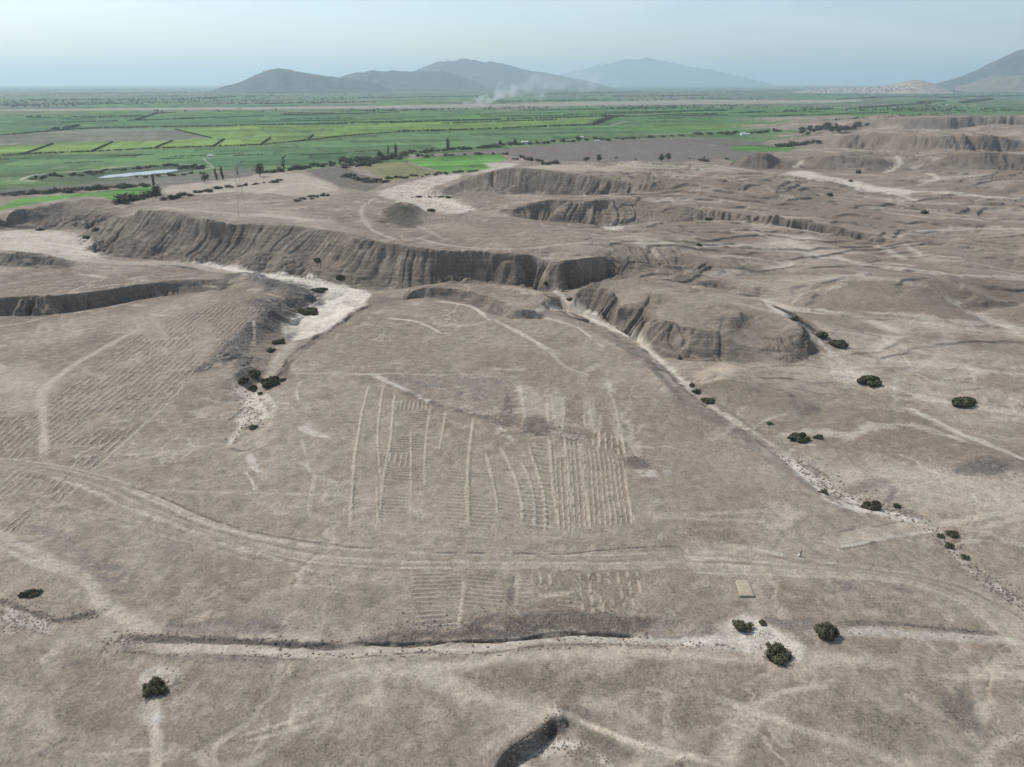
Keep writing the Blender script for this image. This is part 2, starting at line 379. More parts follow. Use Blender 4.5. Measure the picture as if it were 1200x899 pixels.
def grid_mesh(name, X, Y, Z, alb):
    nr, nc = X.shape
    me = bpy.data.meshes.new(name)
    co = np.stack([X, Y, Z], -1).reshape(-1).astype(F32)
    me.vertices.add(nr * nc); me.vertices.foreach_set('co', co)
    idx = np.arange(nr * nc, dtype=np.int32).reshape(nr, nc)
    q = np.stack([idx[:-1, :-1], idx[:-1, 1:], idx[1:, 1:], idx[1:, :-1]], -1).reshape(-1)
    # counter-clockwise seen from above
    nf = len(q) // 4
    me.loops.add(len(q)); me.loops.foreach_set('vertex_index', q)
    me.polygons.add(nf); me.polygons.foreach_set('loop_start', np.arange(0, len(q), 4, dtype=np.int32))
    me.update(calc_edges=True)
    me.polygons.foreach_set('use_smooth', np.ones(nf, dtype=bool))
    at = me.attributes.new('albedo', 'FLOAT_COLOR', 'POINT')
    at.data.foreach_set('color', alb.reshape(-1).astype(F32))
    return me
# ------------------------------------------------------------------ soil colours and small relief, painted on the ground where they lie
BASE = np.array((.304, .249, .193), F32); RED = np.array((.226, .177, .134), F32); PALE = np.array((.425, .360, .283), F32)
WHITE = np.array((.64, .58, .49), F32); DARK = np.array((.125, .105, .090), F32); ROCK = np.array((.145, .119, .096), F32); GREY = np.array((.155, .140, .125), F32)
SAND = np.array((.50, .44, .36), F32); TAN = np.array((.40, .33, .255), F32)
NEAR = int(np.searchsorted(rad, 3200.0))
N1 = np.zeros((NR, NC), F32); N2 = np.zeros((NR, NC), F32); N3 = np.zeros((NR, NC), F32); N4 = np.zeros((NR, NC), F32)
xn, yn = X[:NEAR], Y[:NEAR]
N1[:NEAR] = 1.5 * fbm(xn, yn, 9, 4, 1, .6); N2[:NEAR] = 1.25 * fbm(xn, yn, 2.4, 2, 3, .7); N3[:NEAR] = fbm(xn, yn, 38, 4, 4); N4[:NEAR] = fbm(xn, yn, 110, 3, 5)
ALB = np.empty((NR, NC, 4), F32); ALB[..., :3] = BASE; ALB[..., 3] = .45
def mixin(win, m, col, spk=None):
    a = ALB[win]; m = m[..., None].astype(F32)
    a[..., :3] += (np.asarray(col, F32) - a[..., :3]) * m
    if spk is not None: a[..., 3:] += (spk - a[..., 3:]) * m
ALLW = (slice(0, NR), slice(0, NC))
mixin(ALLW, .70 * sstep(-.08, .22, N3 + .15 * N1), RED, .7)
mixin(ALLW, .32 * sstep(.12, .40, -N3 * .8 + .3 * N1 + .2 * N4), PALE, .3)
mixin(ALLW, .30 * sstep(.0, .6, N4), RED)
mixin(ALLW, (.78 * sstep(280, 480, rad) * sstep(2600, 2200, rad))[:, None] * sstep(-.45, .1, N3 + .2 * N1), RED * .84, .6)
mixin(ALLW, .18 * sstep(.15, .6, N1), PALE * .93)
mixin(ALLW, .28 * sstep(.1, .6, np.roll(N1, (211, 97), (0, 1))), RED * .8, .9)
mixin(ALLW, .28 * sstep(.2, .6, np.roll(N2, (117, 53), (0, 1)) + .5 * N3), PALE)
mixin(ALLW, .25 * sstep(.2, .6, np.roll(N2, (17, 153), (0, 1)) - .5 * N3), DARK)
# fine branching rills that wash pale silt over the crust
chan = np.zeros((NR, NC), F32)
for wl_, kk, wd in ((62, 1, .022), (34, 4, .026), (19, 2, .030)):
    c_ = np.abs(fbm(xn + 5 * N1[:NEAR], yn * .75 + 3 * N1[:NEAR], wl_, 3, kk, .55)); g_ = sstep(wd * 2.2, wd * .4, c_) * sstep(-.15, .3, np.roll(N3[:NEAR], 31 * kk, 1) + .3 * N1[:NEAR])
    chan[:NEAR] = np.maximum(chan[:NEAR], g_ * (1.0 if wl_ > 30 else .7))
chan *= sstep(.35, .15, SLOPE) * sstep(2500, 1200, rad)[:, None]
mixin(ALLW, .52 * chan, PALE * 1.12, .25); Z -= .22 * chan * sstep(100, 160, rad)[:, None]
del chan
zz_ = Z + .5 * N1
bl_ = np.ones((NR, NC), F32); bl_[:NEAR] = billow(xn, yn); bz_ = sstep(250, 420, rad)[:, None] * sstep(.20, .40, X / np.maximum(Y, 1)) * sstep(2600, 1800, rad)[:, None]
mixin(ALLW, .7 * bz_ * sstep(.10, .02, bl_ + .03 * N1), SAND, .3); mixin(ALLW, .6 * bz_ * sstep(.2, .4, bl_ + .06 * N1), RED * .9, .6); del bl_, bz_
# bedrock laid bare on the steep faces
mixin(ALLW, .85 * np.maximum(sstep(.16, .5, SLOPE + .1 * N1), .8 * sstep(.28, .6, STEEP)), ROCK * .95, .35)
mixin(ALLW, .35 * sstep(.6, 1.2, RILL) * sstep(.2, .5, SLOPE), DARK, .3)  # darker along the rill grooves
mixin(ALLW, .35 * sstep(.1, .5, N1) * sstep(.2, .5, SLOPE), TAN, .3)

strata = (np.sin(zz_ * 2.3) + np.sin(zz_ * 5.1 + 1.3)) * sstep(.22, .5, STEEP)
mixin(ALLW, .30 * sstep(.5, 1.4, strata), PALE * .85); mixin(ALLW, .30 * sstep(.5, 1.4, -strata), RED * .7); del strata, zz_
def to_xy(pts, it=2):
    p = np.asarray(pts, float)
    if it and len(p) > 2: p = smooth_line(p, it)
    return hit(p[:, 0], p[:, 1])
def window(xy, pad):
    r = np.hypot(xy[:, 0], xy[:, 1]); t = np.arctan2(xy[:, 0], xy[:, 1])
    i0 = int(np.searchsorted(rad, r.min() - pad)); i1 = int(np.searchsorted(rad, r.max() + pad)) + 1
    pa = pad / max(r.min(), 60)
    j0 = int((t.min() - pa - az[0]) / DAZ); j1 = int((t.max() + pa - az[0]) / DAZ) + 2
    return slice(max(i0, 0), min(max(i1, 1), NR)), slice(min(max(j0, 0), NC), min(max(j1, 0), NC))
def line_dist(xy, pad):
    big = window(xy, pad); D = np.full((big[0].stop - big[0].start, big[1].stop - big[1].start), 1e6, F32); T = np.zeros_like(D)
    L = 0.0
    for a, b in zip(xy[:-1], xy[1:]):
        w = window(np.array([a, b]), pad); d = b - a; l2 = float(d @ d) + 1e-9
        if w[0].stop <= w[0].start or w[1].stop <= w[1].start: continue
        px, py = X[w] - a[0], Y[w] - a[1]
        t = np.clip((px * d[0] + py * d[1]) / l2, 0, 1)
        q = np.hypot(px - t * d[0], py - t * d[1])
        s = (slice(w[0].start - big[0].start, w[0].stop - big[0].start), slice(w[1].start - big[1].start, w[1].stop - big[1].start))
        c = q < D[s]; D[s] = np.where(c, q, D[s]); T[s] = np.where(c, L + t * math.sqrt(l2), T[s]); L += math.sqrt(l2)
    return big, D, T, L
def poly_dist(xy, pad):
    xy = np.concatenate([xy, xy[:1]])
    w, D, T, L = line_dist(xy, pad)
    x, y = X[w], Y[w]; ins = np.zeros(x.shape, bool)
    for a, b in zip(xy[:-1], xy[1:]):
        if a[1] == b[1]: continue
        ins ^= ((a[1] > y) != (b[1] > y)) & (x < (b[0] - a[0]) * (y - a[1]) / (b[1] - a[1]) + a[0])
    D = np.minimum(D, pad)
    return w, np.where(ins, -D, D)
def line(pts, w, col, a=1.0, soft=None, wob=.5, dz=0.0, spk=None, it=2, broken=0.0, xy=None):
    """a track, rill or bank: w = width in metres, wob = how ragged its edge, dz = how far it stands up or lies sunk"""
    P = to_xy(pts, it) if xy is None else xy
    soft = soft if soft is not None else .35 * w
    win, D, T, L = line_dist(P, w * .5 + soft + wob * 1.5 + 1)
    if D.size == 0: return
    m = a * sstep(w * .5 + soft, w * .5 - soft, D + wob * (N1[win] + .6 * N2[win]))
    ends = sstep(0, min(.08 * L, 12) + 1e-3, T) * sstep(0, min(.08 * L, 12) + 1e-3, L - T)
    m = m * (.25 + .75 * ends) * np.clip(.92 + .28 * N1[win] + .35 * N2[win], .3, 1)
    if broken: m = m * sstep(-broken, .3 - broken * .2, N1[win] + N2[win] * .7)
    if col is not None: mixin(win, np.clip(m, 0, 1), col, spk)
    if dz: Z[win] += (dz * m).astype(F32)
def poly(pts, col, a=1.0, soft=1.5, wob=2.0, dz=0.0, spk=None, it=1, broken=0.0):
    p = np.asarray(pts, float)
    if it:
        q = np.concatenate([p, p[:1]]); o = []
        for s, e in zip(q[:-1], q[1:]): o += [.75 * s + .25 * e, .25 * s + .75 * e]
        p = np.array(o)
    P = hit(p[:, 0], p[:, 1])
    win, D = poly_dist(P, soft + wob * 2 + 1)
    if D.size == 0: return
    m = a * sstep(soft, -soft, D + wob * (N1[win] + .5 * N2[win])) * np.clip(.88 + .3 * N1[win] + .4 * N2[win], .3, 1)
    if broken: m = m * sstep(-broken, .35 - broken * .3, N1[win] * .6 + N2[win])
    if col is not None: mixin(win, m, col, spk)
    if dz: Z[win] += (dz * m).astype(F32)
def furrows(pts, p0, p1, gap, amp, a=.35, jit=.5, cross=None, thresh=-.35, k=0):
    """rows of low dug ridges inside a traced plot, running from p0 towards p1"""
    P = hit(*np.asarray(pts, float).T)
    win, D = poly_dist(P, 2.0)
    e = hit([p0[0], p1[0]], [p0[1], p1[1]]); d = (e[1] - e[0]) / np.hypot(*(e[1] - e[0]))
    al = X[win] * d[0] + Y[win] * d[1]; ac = -X[win] * d[1] + Y[win] * d[0]
    wv = np.sin(2 * math.pi * (ac / gap + jit * .35 * fbm(X[win], Y[win], 14, 2, k)))
    if cross:                                                   # short rows broken by walkways
        cell = np.sin(2 * math.pi * (al / cross + .9 * vnoise(ac / gap, al / 30, k + 1)))
        wv = np.where(cell > .72, -.6, wv)
    keep = sstep(thresh, thresh + .25, fbm(X[win], Y[win], 11, 2, k + 2)) * sstep(.6, -.6, D + .5 * N1[win])
    ridge = sstep(.1, .9, wv)
    Z[win] += (1.45 * amp * keep * (ridge - .45)).astype(F32)
    mixin(win, 1.2 * a * keep * ridge, PALE * 1.06); mixin(win, a * .75 * keep * sstep(-.2, -.9, wv), RED * .72)
def band(up, lo, n, cols, a=.4, w=(.6, 1.8), wob=.3):
    """wheel streaks between the two edges of a graded track"""
    r = random.Random(len(up) * 31 + n)
    u = densify(smooth_line(up, 2), 4); l = densify(smooth_line(lo, 2), 4)
    ku = np.linspace(0, 1, len(u)); kl = np.linspace(0, 1, len(l)); s = np.linspace(0, 1, 60)
    u = np.stack([np.interp(s, ku, u[:, i]) for i in (0, 1)], -1); l = np.stack([np.interp(s, kl, l[:, i]) for i in (0, 1)], -1)
    hu = hit(u[:, 0], u[:, 1]); hl = hit(l[:, 0], l[:, 1])
    for k in range(n):
        t = (k + r.uniform(.1, .9)) / n + .04 * np.sin(s * r.uniform(3, 9) + r.uniform(0, 6))
        P = hu + (hl - hu) * t[:, None]
        i0 = r.choice([0, 0, r.randint(0, 25)]); i1 = r.choice([60, 60, r.randint(35, 60)])
        line(None, r.uniform(*w), cols[k % len(cols)], a * r.uniform(.5, 1.2), wob=wob, xy=P[i0:i1], broken=r.choice([0, .5]))
# --- pale, wind-streaked slopes away to the right
ang = math.radians(-24)
sx, sy = (X * math.cos(ang) + Y * math.sin(ang)), (-X * math.sin(ang) + Y * math.cos(ang))
k_ = slice(0, NEAR)
st = np.zeros((NR, NC), F32); st[k_] = fbm(sx[k_] / 4.2 + 6 * N1[k_] * .3, sy[k_], 22, 4, 3)
st2 = np.zeros((NR, NC), F32); st2[k_] = 1 - np.abs(fbm(sx[k_] / 3.2 + 2 * N3[k_], sy[k_] + 8 * N3[k_], 46, 3, 0)) * 3.2
zone = sstep(.18, .42, X / np.maximum(Y, 1)) * sstep(190, 260, rad)[:, None] * sstep(2200, 1500, rad)[:, None]
zone *= sstep(1100, 800, rad)[:, None]
zone = .8 * np.maximum(zone, sstep(.02, .12, X / np.maximum(Y, 1)) * sstep(420, 520, rad)[:, None] * sstep(1500, 1000, rad)[:, None]) * sstep(.4, .15, SLOPE)
mixin(ALLW, .55 * zone * sstep(.1, .5, st), PALE * 1.08, .2)
mixin(ALLW, .5 * zone * sstep(.7, .98, st2), SAND, .2)
mixin(ALLW, .7 * zone * sstep(.0, .35, -st), RED * .85, .6)
del st, st2, sx, sy
# --- white flat, wash and gulch sand
poly([(-60, 270), (0, 270), (60, 269), (97, 276), (112, 285), (97, 291), (123, 298), (108, 307), (76, 304), (36, 296), (0, 293), (-60, 292)], SAND * .98, .95, 3, 4, spk=.2)
for p in ([(0, 278), (40, 275), (90, 278)], [(-20, 287), (50, 283), (100, 292)], [(60, 290), (100, 296), (118, 299)]): line(p, 3, WHITE, .6, wob=2)
poly([(105, 303), (150, 306), (217, 306), (260, 311), (310, 319), (330, 330), (250, 318), (190, 312), (110, 309)], SAND * .85, .7, 3, 4)
poly([(217, 306), (250, 309), (307, 319), (367, 326), (400, 334), (437, 342), (428, 356), (410, 368), (395, 379), (368, 394), (345, 400), (328, 392), (333, 375), (352, 371), (356, 359), (380, 357), (372, 347), (336, 332), (308, 327), (262, 316)], WHITE, .95, 2, 2.5, spk=.15)
poly([(330, 378), (352, 373), (372, 380), (360, 393), (343, 397), (327, 391)], SAND * 1.02, .8, 2, 1.5)
line([(345, 400), (334, 412), (322, 430), (306, 452)], 5, PALE * 1.05, .8, wob=2)
poly([(268, 443), (288, 458), (316, 458), (326, 488), (306, 493), (288, 500), (270, 492), (283, 475)], WHITE * .86, .8, 1.2, 1.8, broken=.7, spk=.9)
for p, w in (([(286, 490), (281, 504), (271, 514), (268, 522)], 2.2), ([(292, 532), (296, 544), (303, 554)], 2.0), ([(287, 552), (296, 563), (299, 574)], 1.2), ([(352, 500), (365, 508), (388, 513)], 2.6), ([(360, 496), (362, 508)], 2.2)): line(p, w, WHITE * .85, .8, wob=.8)
line([(268, 493), (276, 487), (288, 476)], 1.6, DARK, .8, wob=.7); line([(270, 525), (285, 530), (303, 522)], 1.4, DARK, .8, wob=.6); line([(283, 503), (296, 499), (303, 503)], 1.6, DARK, .7, wob=.6)
for p in ([(343, 537), (358, 545), (370, 557), (366, 572), (363, 584), (363, 607)], [(353, 513), (357, 530), (362, 548)], [(370, 557), (395, 566)], [(350, 470), (346, 455), (355, 445)], [(375, 590), (386, 572)]): line(p, 1.1, PALE * 1.1, .7, wob=.4)
line([(300, 470), (345, 474), (400, 473), (430, 470)], 1.2, PALE, .5, wob=.4); line([(160, 574), (233, 577), (333, 578), (400, 581), (450, 586)], 1.6, PALE, .55, wob=.3)
# upper gulch to the lower one
line([(648, 340), (662, 350), (677, 367), (700, 377)], 4.5, WHITE * .85, .8, wob=2.2)
line([(677, 367), (700, 377), (733, 392), (753, 405), (773, 422), (795, 444), (820, 467)], 3.2, WHITE * .95, .9, wob=1.8)
line([(735, 388), (757, 410), (780, 440), (800, 460)], 5, SAND, .55, wob=3, broken=.5)
line([(820, 467), (843, 483), (867, 497), (890, 511), (908, 524)], 2.4, SAND, .8, wob=1.5)
line([(775, 425), (800, 452), (822, 470)], 2.2, DARK, .6, wob=1.2, broken=.4)
poly([(905, 525), (930, 540), (955, 555), (985, 575), (1008, 588), (1040, 598), (1070, 602), (1090, 612), (1065, 612), (1030, 606), (1000, 600), (972, 590), (945, 566), (920, 546)], WHITE * .92, .95, 1.2, 2.2, broken=1.0, spk=.6)
poly([(930, 536), (955, 548), (985, 570), (1000, 583), (985, 584), (960, 566), (940, 548)], GREY * .9, .7, 1.5, 2, broken=.4, spk=1)
poly([(1040, 596), (1066, 598), (1096, 612), (1094, 618), (1065, 606)], GREY, .75, 1.2, 1.6, broken=.5, spk=1)
line([(1093, 615), (1105, 632), (1120, 648), (1150, 677), (1200, 712)], 3.4, WHITE * .85, .7, wob=2.5, broken=.7, spk=.8)
line([(1096, 615), (1113, 640), (1135, 662), (1190, 712)], 2.0, DARK, .6, wob=1.4, broken=.1)
line([(868, 498), (890, 512), (930, 545)], 1.4, DARK, .5, wob=.8, broken=.2)
line([(775, 428), (800, 455), (822, 473), (845, 489), (868, 503), (905, 530), (935, 556), (965, 582)], 1.8, DARK * .9, .75, wob=1.2, broken=.5, spk=1); line([(830, 466), (870, 492), (912, 520), (945, 545), (985, 566)], 1.8, ROCK * .9, .7, wob=1.4, broken=.4, spk=1)
for p in ([(880, 505), (895, 492), (925, 485)], [(920, 532), (940, 520), (958, 522)], [(1000, 585), (1020, 572), (1050, 568)], [(860, 495), (850, 510), (830, 516)], [(1113, 640), (1135, 633), (1165, 634)]): line(p, 1.5, SAND * .9, .7, wob=1)
# branches to the right
line([(990, 438), (1007, 442), (1033, 450), (1067, 462), (1100, 470), (1150, 478), (1210, 486)], 4.2, SAND, .8, wob=2)
line([(1057, 476), (1093, 490), (1127, 510), (1167, 524), (1215, 545)], 3.6, SAND * 1.02, .85, wob=1.5)
line([(905, 512), (950, 505), (1000, 511), (1027, 498), (1067, 497), (1100, 507), (1140, 520)], 4, SAND, .7, wob=2.5)
line([(893, 352), (918, 368), (940, 381), (963, 402), (987, 427), (1007, 441)], 3.2, WHITE * .85, .8, wob=1.6)
poly([(955, 425), (985, 405), (1005, 420), (1010, 440), (985, 445)], PALE * 1.1, .7, 4, 5)
poly([(965, 436), (1010, 430), (1040, 446), (1010, 452), (980, 448)], WHITE * .8, .55, 3, 4, broken=.5)
poly([(965, 330), (1010, 325), (1070, 338), (1143, 366), (1110, 374), (1020, 371), (970, 360), (930, 348)], RED * 1.02, .85, 5, 6, spk=.3)
poly([(810, 250), (900, 240), (1000, 262), (930, 270), (860, 258)], RED * 1.05, .5, 6, 8)
for p, w in (([(965, 295), (1005, 310), (1040, 312), (1120, 322), (1210, 327)], 7), ([(1105, 345), (1135, 365), (1160, 377), (1210, 392)], 9), ([(1000, 420), (1060, 423), (1110, 430), (1210, 440)], 5), ([(1030, 287), (1052, 300), (1060, 305)], 5), ([(970, 340), (992, 333)], 5), ([(800, 320), (880, 318)], 5), ([(1010, 365), (1055, 368), (1105, 375), (1200, 385)], 5), ([(812, 290), (870, 285), (955, 300), (1000, 305)], 6), ([(880, 270), (950, 290)], 4), ([(1045, 277), (1100, 268), (1210, 268)], 6), ([(1060, 283), (1075, 300), (1130, 302)], 4)): line(p, w, SAND * .95, .7, wob=w * .55)
for p in ([(1008, 373), (1030, 375), (1050, 374)], [(937, 364), (957, 363)], [(1090, 283), (1115, 285), (1132, 283)], [(862, 258), (905, 262), (965, 272), (1000, 279), (1038, 285)]): line(p, 3.0, DARK, .75, wob=1.6, broken=.4, dz=-.6)
line([(925, 362), (932, 350), (945, 342), (965, 338)], 1.6, PALE * 1.1, .7, wob=.5)
poly([(1112, 553), (1122, 545), (1135, 540), (1160, 534), (1176, 541), (1188, 547), (1172, 555), (1133, 558)], GREY * .82, .9, 1.4, 1.6, spk=1)
line([(1038, 590), (1046, 579), (1048, 570)], 2.0, GREY, .7, wob=1)
poly([(985, 575), (1020, 560), (1045, 562), (1040, 572), (1010, 580)], ROCK * 1.05, .7, 1.5, 1.5)
# terrace by the gulch
poly([(978, 628), (1018, 615), (1060, 612), (1100, 614), (1100, 622), (1060, 628), (1020, 634), (985, 640)], PALE, .75, .8, .6, spk=.1)
line([(980, 641), (1010, 637), (1030, 632), (1065, 626), (1100, 621)], 1.5, WHITE * .8, .7, wob=.3); line([(985, 643), (1010, 640), (1028, 634)], 1.2, DARK, .75, wob=.4)
line([(980, 624), (1003, 620)], .9, DARK, .6, wob=.3); line([(1020, 618), (1052, 611)], .9, DARK, .6, wob=.3); line([(1020, 634), (1030, 644)], 1.6, DARK, .5, wob=.6)
line([(1100, 614), (1140, 608), (1210, 592)], 3, PALE * 1.08, .8, wob=.6); line([(1150, 620), (1180, 610), (1210, 604)], 2.4, SAND, .5, wob=1)
line([(1130, 620), (1160, 627), (1210, 640)], 4, SAND * .9, .5, wob=2, broken=.4)
# far washes between the mounds
fm = sstep(900, 1200, rad)[:, None] * (X / np.maximum(Y, 1) > .2)
mixin(ALLW, .75 * fm * sstep(-.3, .2, N3), RED * .95, .4); mixin(ALLW, .6 * fm * sstep(.1, .3, SLOPE + .08 * N1), ROCK * .85)
poly([(912, 203), (945, 199), (965, 207), (990, 209), (1030, 220), (1080, 224), (1068, 229), (1030, 228), (985, 215), (950, 211)], SAND * 1.1, .95, 6, 9)
for p, w in (([(1050, 182), (1057, 190), (1045, 199), (1035, 203)], 9), ([(850, 196), (880, 200), (915, 203)], 9), ([(940, 188), (930, 197)], 8), ([(1080, 224), (1130, 228), (1210, 234)], 10), ([(800, 190), (850, 195)], 8), ([(1085, 203), (1100, 210)], 7), ([(1000, 176), (1060, 178), (1120, 179)], 10)): line(p, w, SAND * 1.05, .8, wob=w * .5)
poly([(433, 227), (480, 213), (510, 206), (547, 203), (535, 211), (500, 221), (520, 227), (545, 240), (558, 246), (530, 252), (500, 247), (470, 236)], SAND * 1.08, .9, 4, 6, broken=1.0)
line([(480, 228), (520, 236), (556, 247)], 6, WHITE, .6, wob=4)
poly([(704, 265), (720, 264), (733, 267), (722, 270), (708, 269)], WHITE * .9, .85, 2, 2)
poly([(187, 220), (233, 214), (300, 204), (350, 201), (395, 218), (400, 222), (353, 232), (300, 224), (233, 228), (195, 228)], PALE * 1.0, .8, 4, 6)
for p in ([(230, 228), (290, 222), (345, 222)], [(300, 228), (350, 212), (390, 222)], [(190, 243), (250, 249), (330, 254), (400, 262)], [(280, 254), (320, 250), (370, 262)]): line(p, 8, SAND, .6, wob=5)
# --- far face of the fan, mound and table tops
poly([(130, 252), (180, 246), (260, 260), (340, 264), (400, 270), (400, 262), (330, 240), (250, 235), (180, 238)], PALE * .95, .35, 6, 8)
poly([(300, 262), (420, 268), (500, 284), (620, 294), (800, 298), (800, 292), (620, 286), (500, 272), (420, 258)], RED * .9, .4, 5, 5)
for p, w in (([(490, 279), (517, 287), (567, 292), (607, 292), (633, 290), (667, 285), (717, 284), (800, 285)], 3.5), ([(740, 276), (765, 296), (777, 300)], 7), ([(440, 232), (420, 243), (432, 270), (470, 283)], 4), ([(625, 299), (650, 303)], 3), ([(690, 289), (720, 293)], 3)): line(p, w, SAND * .95, .6, wob=w * .4)
poly([(510, 262), (560, 258), (700, 272), (760, 277), (760, 283), (640, 287), (540, 282)], RED * 1.12, .45, 5, 6)
line([(480, 260), (500, 270), (525, 283)], 4, PALE, .5, wob=2)
for p, w in (([(513, 353), (553, 358), (567, 370)], 3.0), ([(558, 362), (577, 376), (600, 385), (633, 403), (645, 412)], 2.8), ([(450, 373), (483, 375), (507, 384), (515, 391), (530, 390)], 2.0), ([(620, 367), (640, 361), (655, 361), (672, 371)], 3.5), ([(636, 372), (660, 378), (677, 383), (693, 396)], 2.0), ([(577, 432), (600, 434), (617, 433)], 2.6), ([(645, 412), (660, 430), (690, 440)], 1.6), ([(607, 452), (613, 462)], 3), ([(700, 402), (708, 407)], 2.5), ([(712, 448), (716, 460)], 3)): line(p, w, SAND * 1.1, .8, wob=w * .4)
line([(570, 368), (576, 375), (590, 384)], 2.0, DARK, .6, wob=1)
for p in ([(400, 440), (450, 437), (520, 440)], [(340, 438), (400, 437), (440, 439)]): line(p, 1.6, PALE * 1.1, .6, wob=.6)
line([(436, 438), (452, 446), (467, 453), (490, 464), (511, 473)], 2.4, WHITE * .88, .9, wob=.7); line([(511, 473), (533, 474), (551, 479), (573, 490), (593, 508)], 3, SAND, .6, wob=1.5, broken=.4, spk=.9)
poly([(440, 446), (540, 436), (600, 440), (610, 462), (560, 470), (500, 460)], GREY * 1.15, .45, 4, 5, broken=.5, spk=1)
poly([(815, 445), (830, 428), (855, 424), (872, 432), (845, 446), (822, 450)], TAN * 1.15, .75, 2, 2.5)
poly([(830, 445), (880, 448), (940, 460), (950, 476), (900, 480), (850, 470)], RED, .6, 3, 3)
poly([(690, 345), (740, 334), (830, 345), (900, 375), (945, 400), (900, 402), (840, 386), (780, 372), (740, 350)], RED * 1.1, .5, 4, 4, spk=.3)
line([(468, 456), (500, 470), (540, 482), (575, 490), (600, 503), (640, 508), (690, 512)], 4.6, DARK * .95, .9, wob=2.2, spk=1, broken=.8)
line([(440, 442), (480, 446), (540, 462), (600, 480)], 5, DARK * 1.3, .5, wob=3, spk=1, broken=.4)
# --- dark gravel hills beside the wash
for p, w in (([(262, 331), (285, 318), (310, 329), (318, 335)], 11), ([(307, 334), (335, 334), (378, 350)], 17), ([(300, 350), (320, 366), (297, 388)], 15), ([(300, 385), (270, 407), (252, 428)], 13), ([(285, 415), (290, 440), (275, 445)], 11), ([(320, 358), (345, 352), (370, 354)], 10), ([(187, 312), (215, 313), (232, 317)], 7), ([(15, 299), (50, 304), (80, 312)], 6), ([(228, 437), (240, 428), (250, 430)], 6), ([(10, 300), (30, 310), (45, 314)], 6)): line(p, w, GREY * .74, .9, wob=4.5, spk=1, broken=1.1, dz=1.3)
for p in ([(297, 375), (299, 392), (296, 405)], [(312, 344), (335, 352)], [(240, 432), (262, 426)], [(232, 331), (255, 337)], [(290, 350), (325, 358)]): line(p, 1.4, PALE * 1.1, .7, wob=.6)
poly([(446, 247), (462, 240), (480, 239), (496, 252), (490, 268), (470, 266), (455, 258)], np.array((.07, .07, .05)), .85, 3, 4, spk=1)
# --- furrowed slope to the left
furrows([(307, 362), (278, 392), (226, 440), (206, 466), (113, 547), (64, 541), (55, 510), (60, 470), (100, 438), (165, 390), (240, 357)], (113, 547), (205, 462), 3.1, .30, a=.42, jit=.5, cross=11, thresh=-.4)
furrows([(-60, 500), (0, 489), (47, 486), (48, 541), (0, 536), (-60, 540)], (0, 540), (60, 487), 2.8, .28, a=.42, jit=.5, cross=9, thresh=-.4, k=1)
furrows([(-60, 545), (0, 552), (45, 556), (93, 570), (70, 591), (20, 584), (-60, 575)], (0, 580), (45, 540), 2.6, .22, a=.4, jit=.6, cross=9, thresh=-.2, k=2)
furrows([(-60, 592), (0, 590), (34, 595), (42, 604), (20, 624), (-60, 618)], (0, 615), (30, 590), 2.2, .25, a=.5, jit=.6, cross=7, thresh=-.2, k=3)
line([(218, 444), (205, 466), (160, 505), (112, 549)], 1.2, PALE * 1.1, .7, wob=.3); line([(190, 460), (150, 497)], 1.0, RED * .7, .5, wob=.3)
line([(70, 590), (80, 580), (92, 570)], .8, PALE, .6, wob=.2)
line([(50, 541), (52, 520), (50, 485), (46, 464), (60, 447), (90, 425), (130, 403), (168, 383)], 3.4, PALE * 1.12, .75, wob=.9)
poly([(0, 470), (40, 455), (60, 447), (50, 478), (10, 487)], PALE * 1.1, .5, 4, 4); poly([(-40, 440), (30, 420), (60, 440), (20, 462), (-40, 468)], PALE * 1.05, .5, 5, 5)
line([(-40, 381), (0, 383), (30, 378), (55, 372)], 2.5, SAND * .9, .6, wob=1); line([(40, 395), (50, 375), (62, 390)], 2, SAND * .9, .5, wob=1)
for p in ([(90, 320), (125, 326)], [(100, 322), (117, 324)], [(155, 357), (170, 358)], [(175, 368), (195, 370)]): line(p, 4, SAND, .6, wob=2.5)
# --- furrowed plots on the fan
def rung(pts, a, b, gap=2.35, amp=.27, al=.45, cross=None, th=-.45, k=0): furrows(pts, a, b, gap, amp, a=al, jit=.6, cross=cross, thresh=th, k=k)
rung([(463, 468), (503, 472), (503, 480), (461, 480)], (470, 480), (472, 468), 1.7, .22)
rung([(461, 481), (504, 480), (499, 510), (497, 530), (457, 530)], (457, 507), (500, 509), 1.8, .24, k=1)
rung([(456, 532), (481, 532), (481, 546), (453, 546)], (465, 546), (468, 530), 1.9, .2, k=2)
rung([(451, 548), (498, 546), (498, 573), (480, 578), (478, 605), (446, 603)], (450, 565), (500, 568), 1.85, .24, k=3)
rung([(528, 550), (547, 550), (549, 618), (525, 612)], (525, 580), (548, 582), 1.9, .13, th=-.2, k=4)
rung([(552, 555), (574, 552), (583, 588), (582, 606), (575, 620), (551, 620)], (551, 590), (582, 592), 2.0, .24, k=5)
rung([(577, 533), (590, 530), (602, 552), (611, 575), (613, 612), (586, 608), (583, 580)], (585, 590), (610, 595), 2.1, .2, th=-.3, k=6)
rung([(612, 540), (632, 553), (640, 590), (639, 622), (614, 620), (610, 575)], (612, 590), (640, 593), 2.6, .3, k=7)
rung([(622, 524), (642, 520), (648, 560), (651, 592), (656, 622), (641, 622), (637, 578), (631, 552)], (630, 570), (652, 574), 2.5, .26, al=.5, k=8)
rung([(645, 505), (662, 506), (668, 560), (672, 600), (671, 622), (657, 622), (651, 590), (647, 550)], (655, 560), (657, 610), 1.55, .19, cross=5, k=9)
rung([(663, 510), (684, 520), (690, 560), (694, 617), (672, 622), (669, 570)], (675, 560), (679, 610), 1.55, .19, cross=5, k=10)
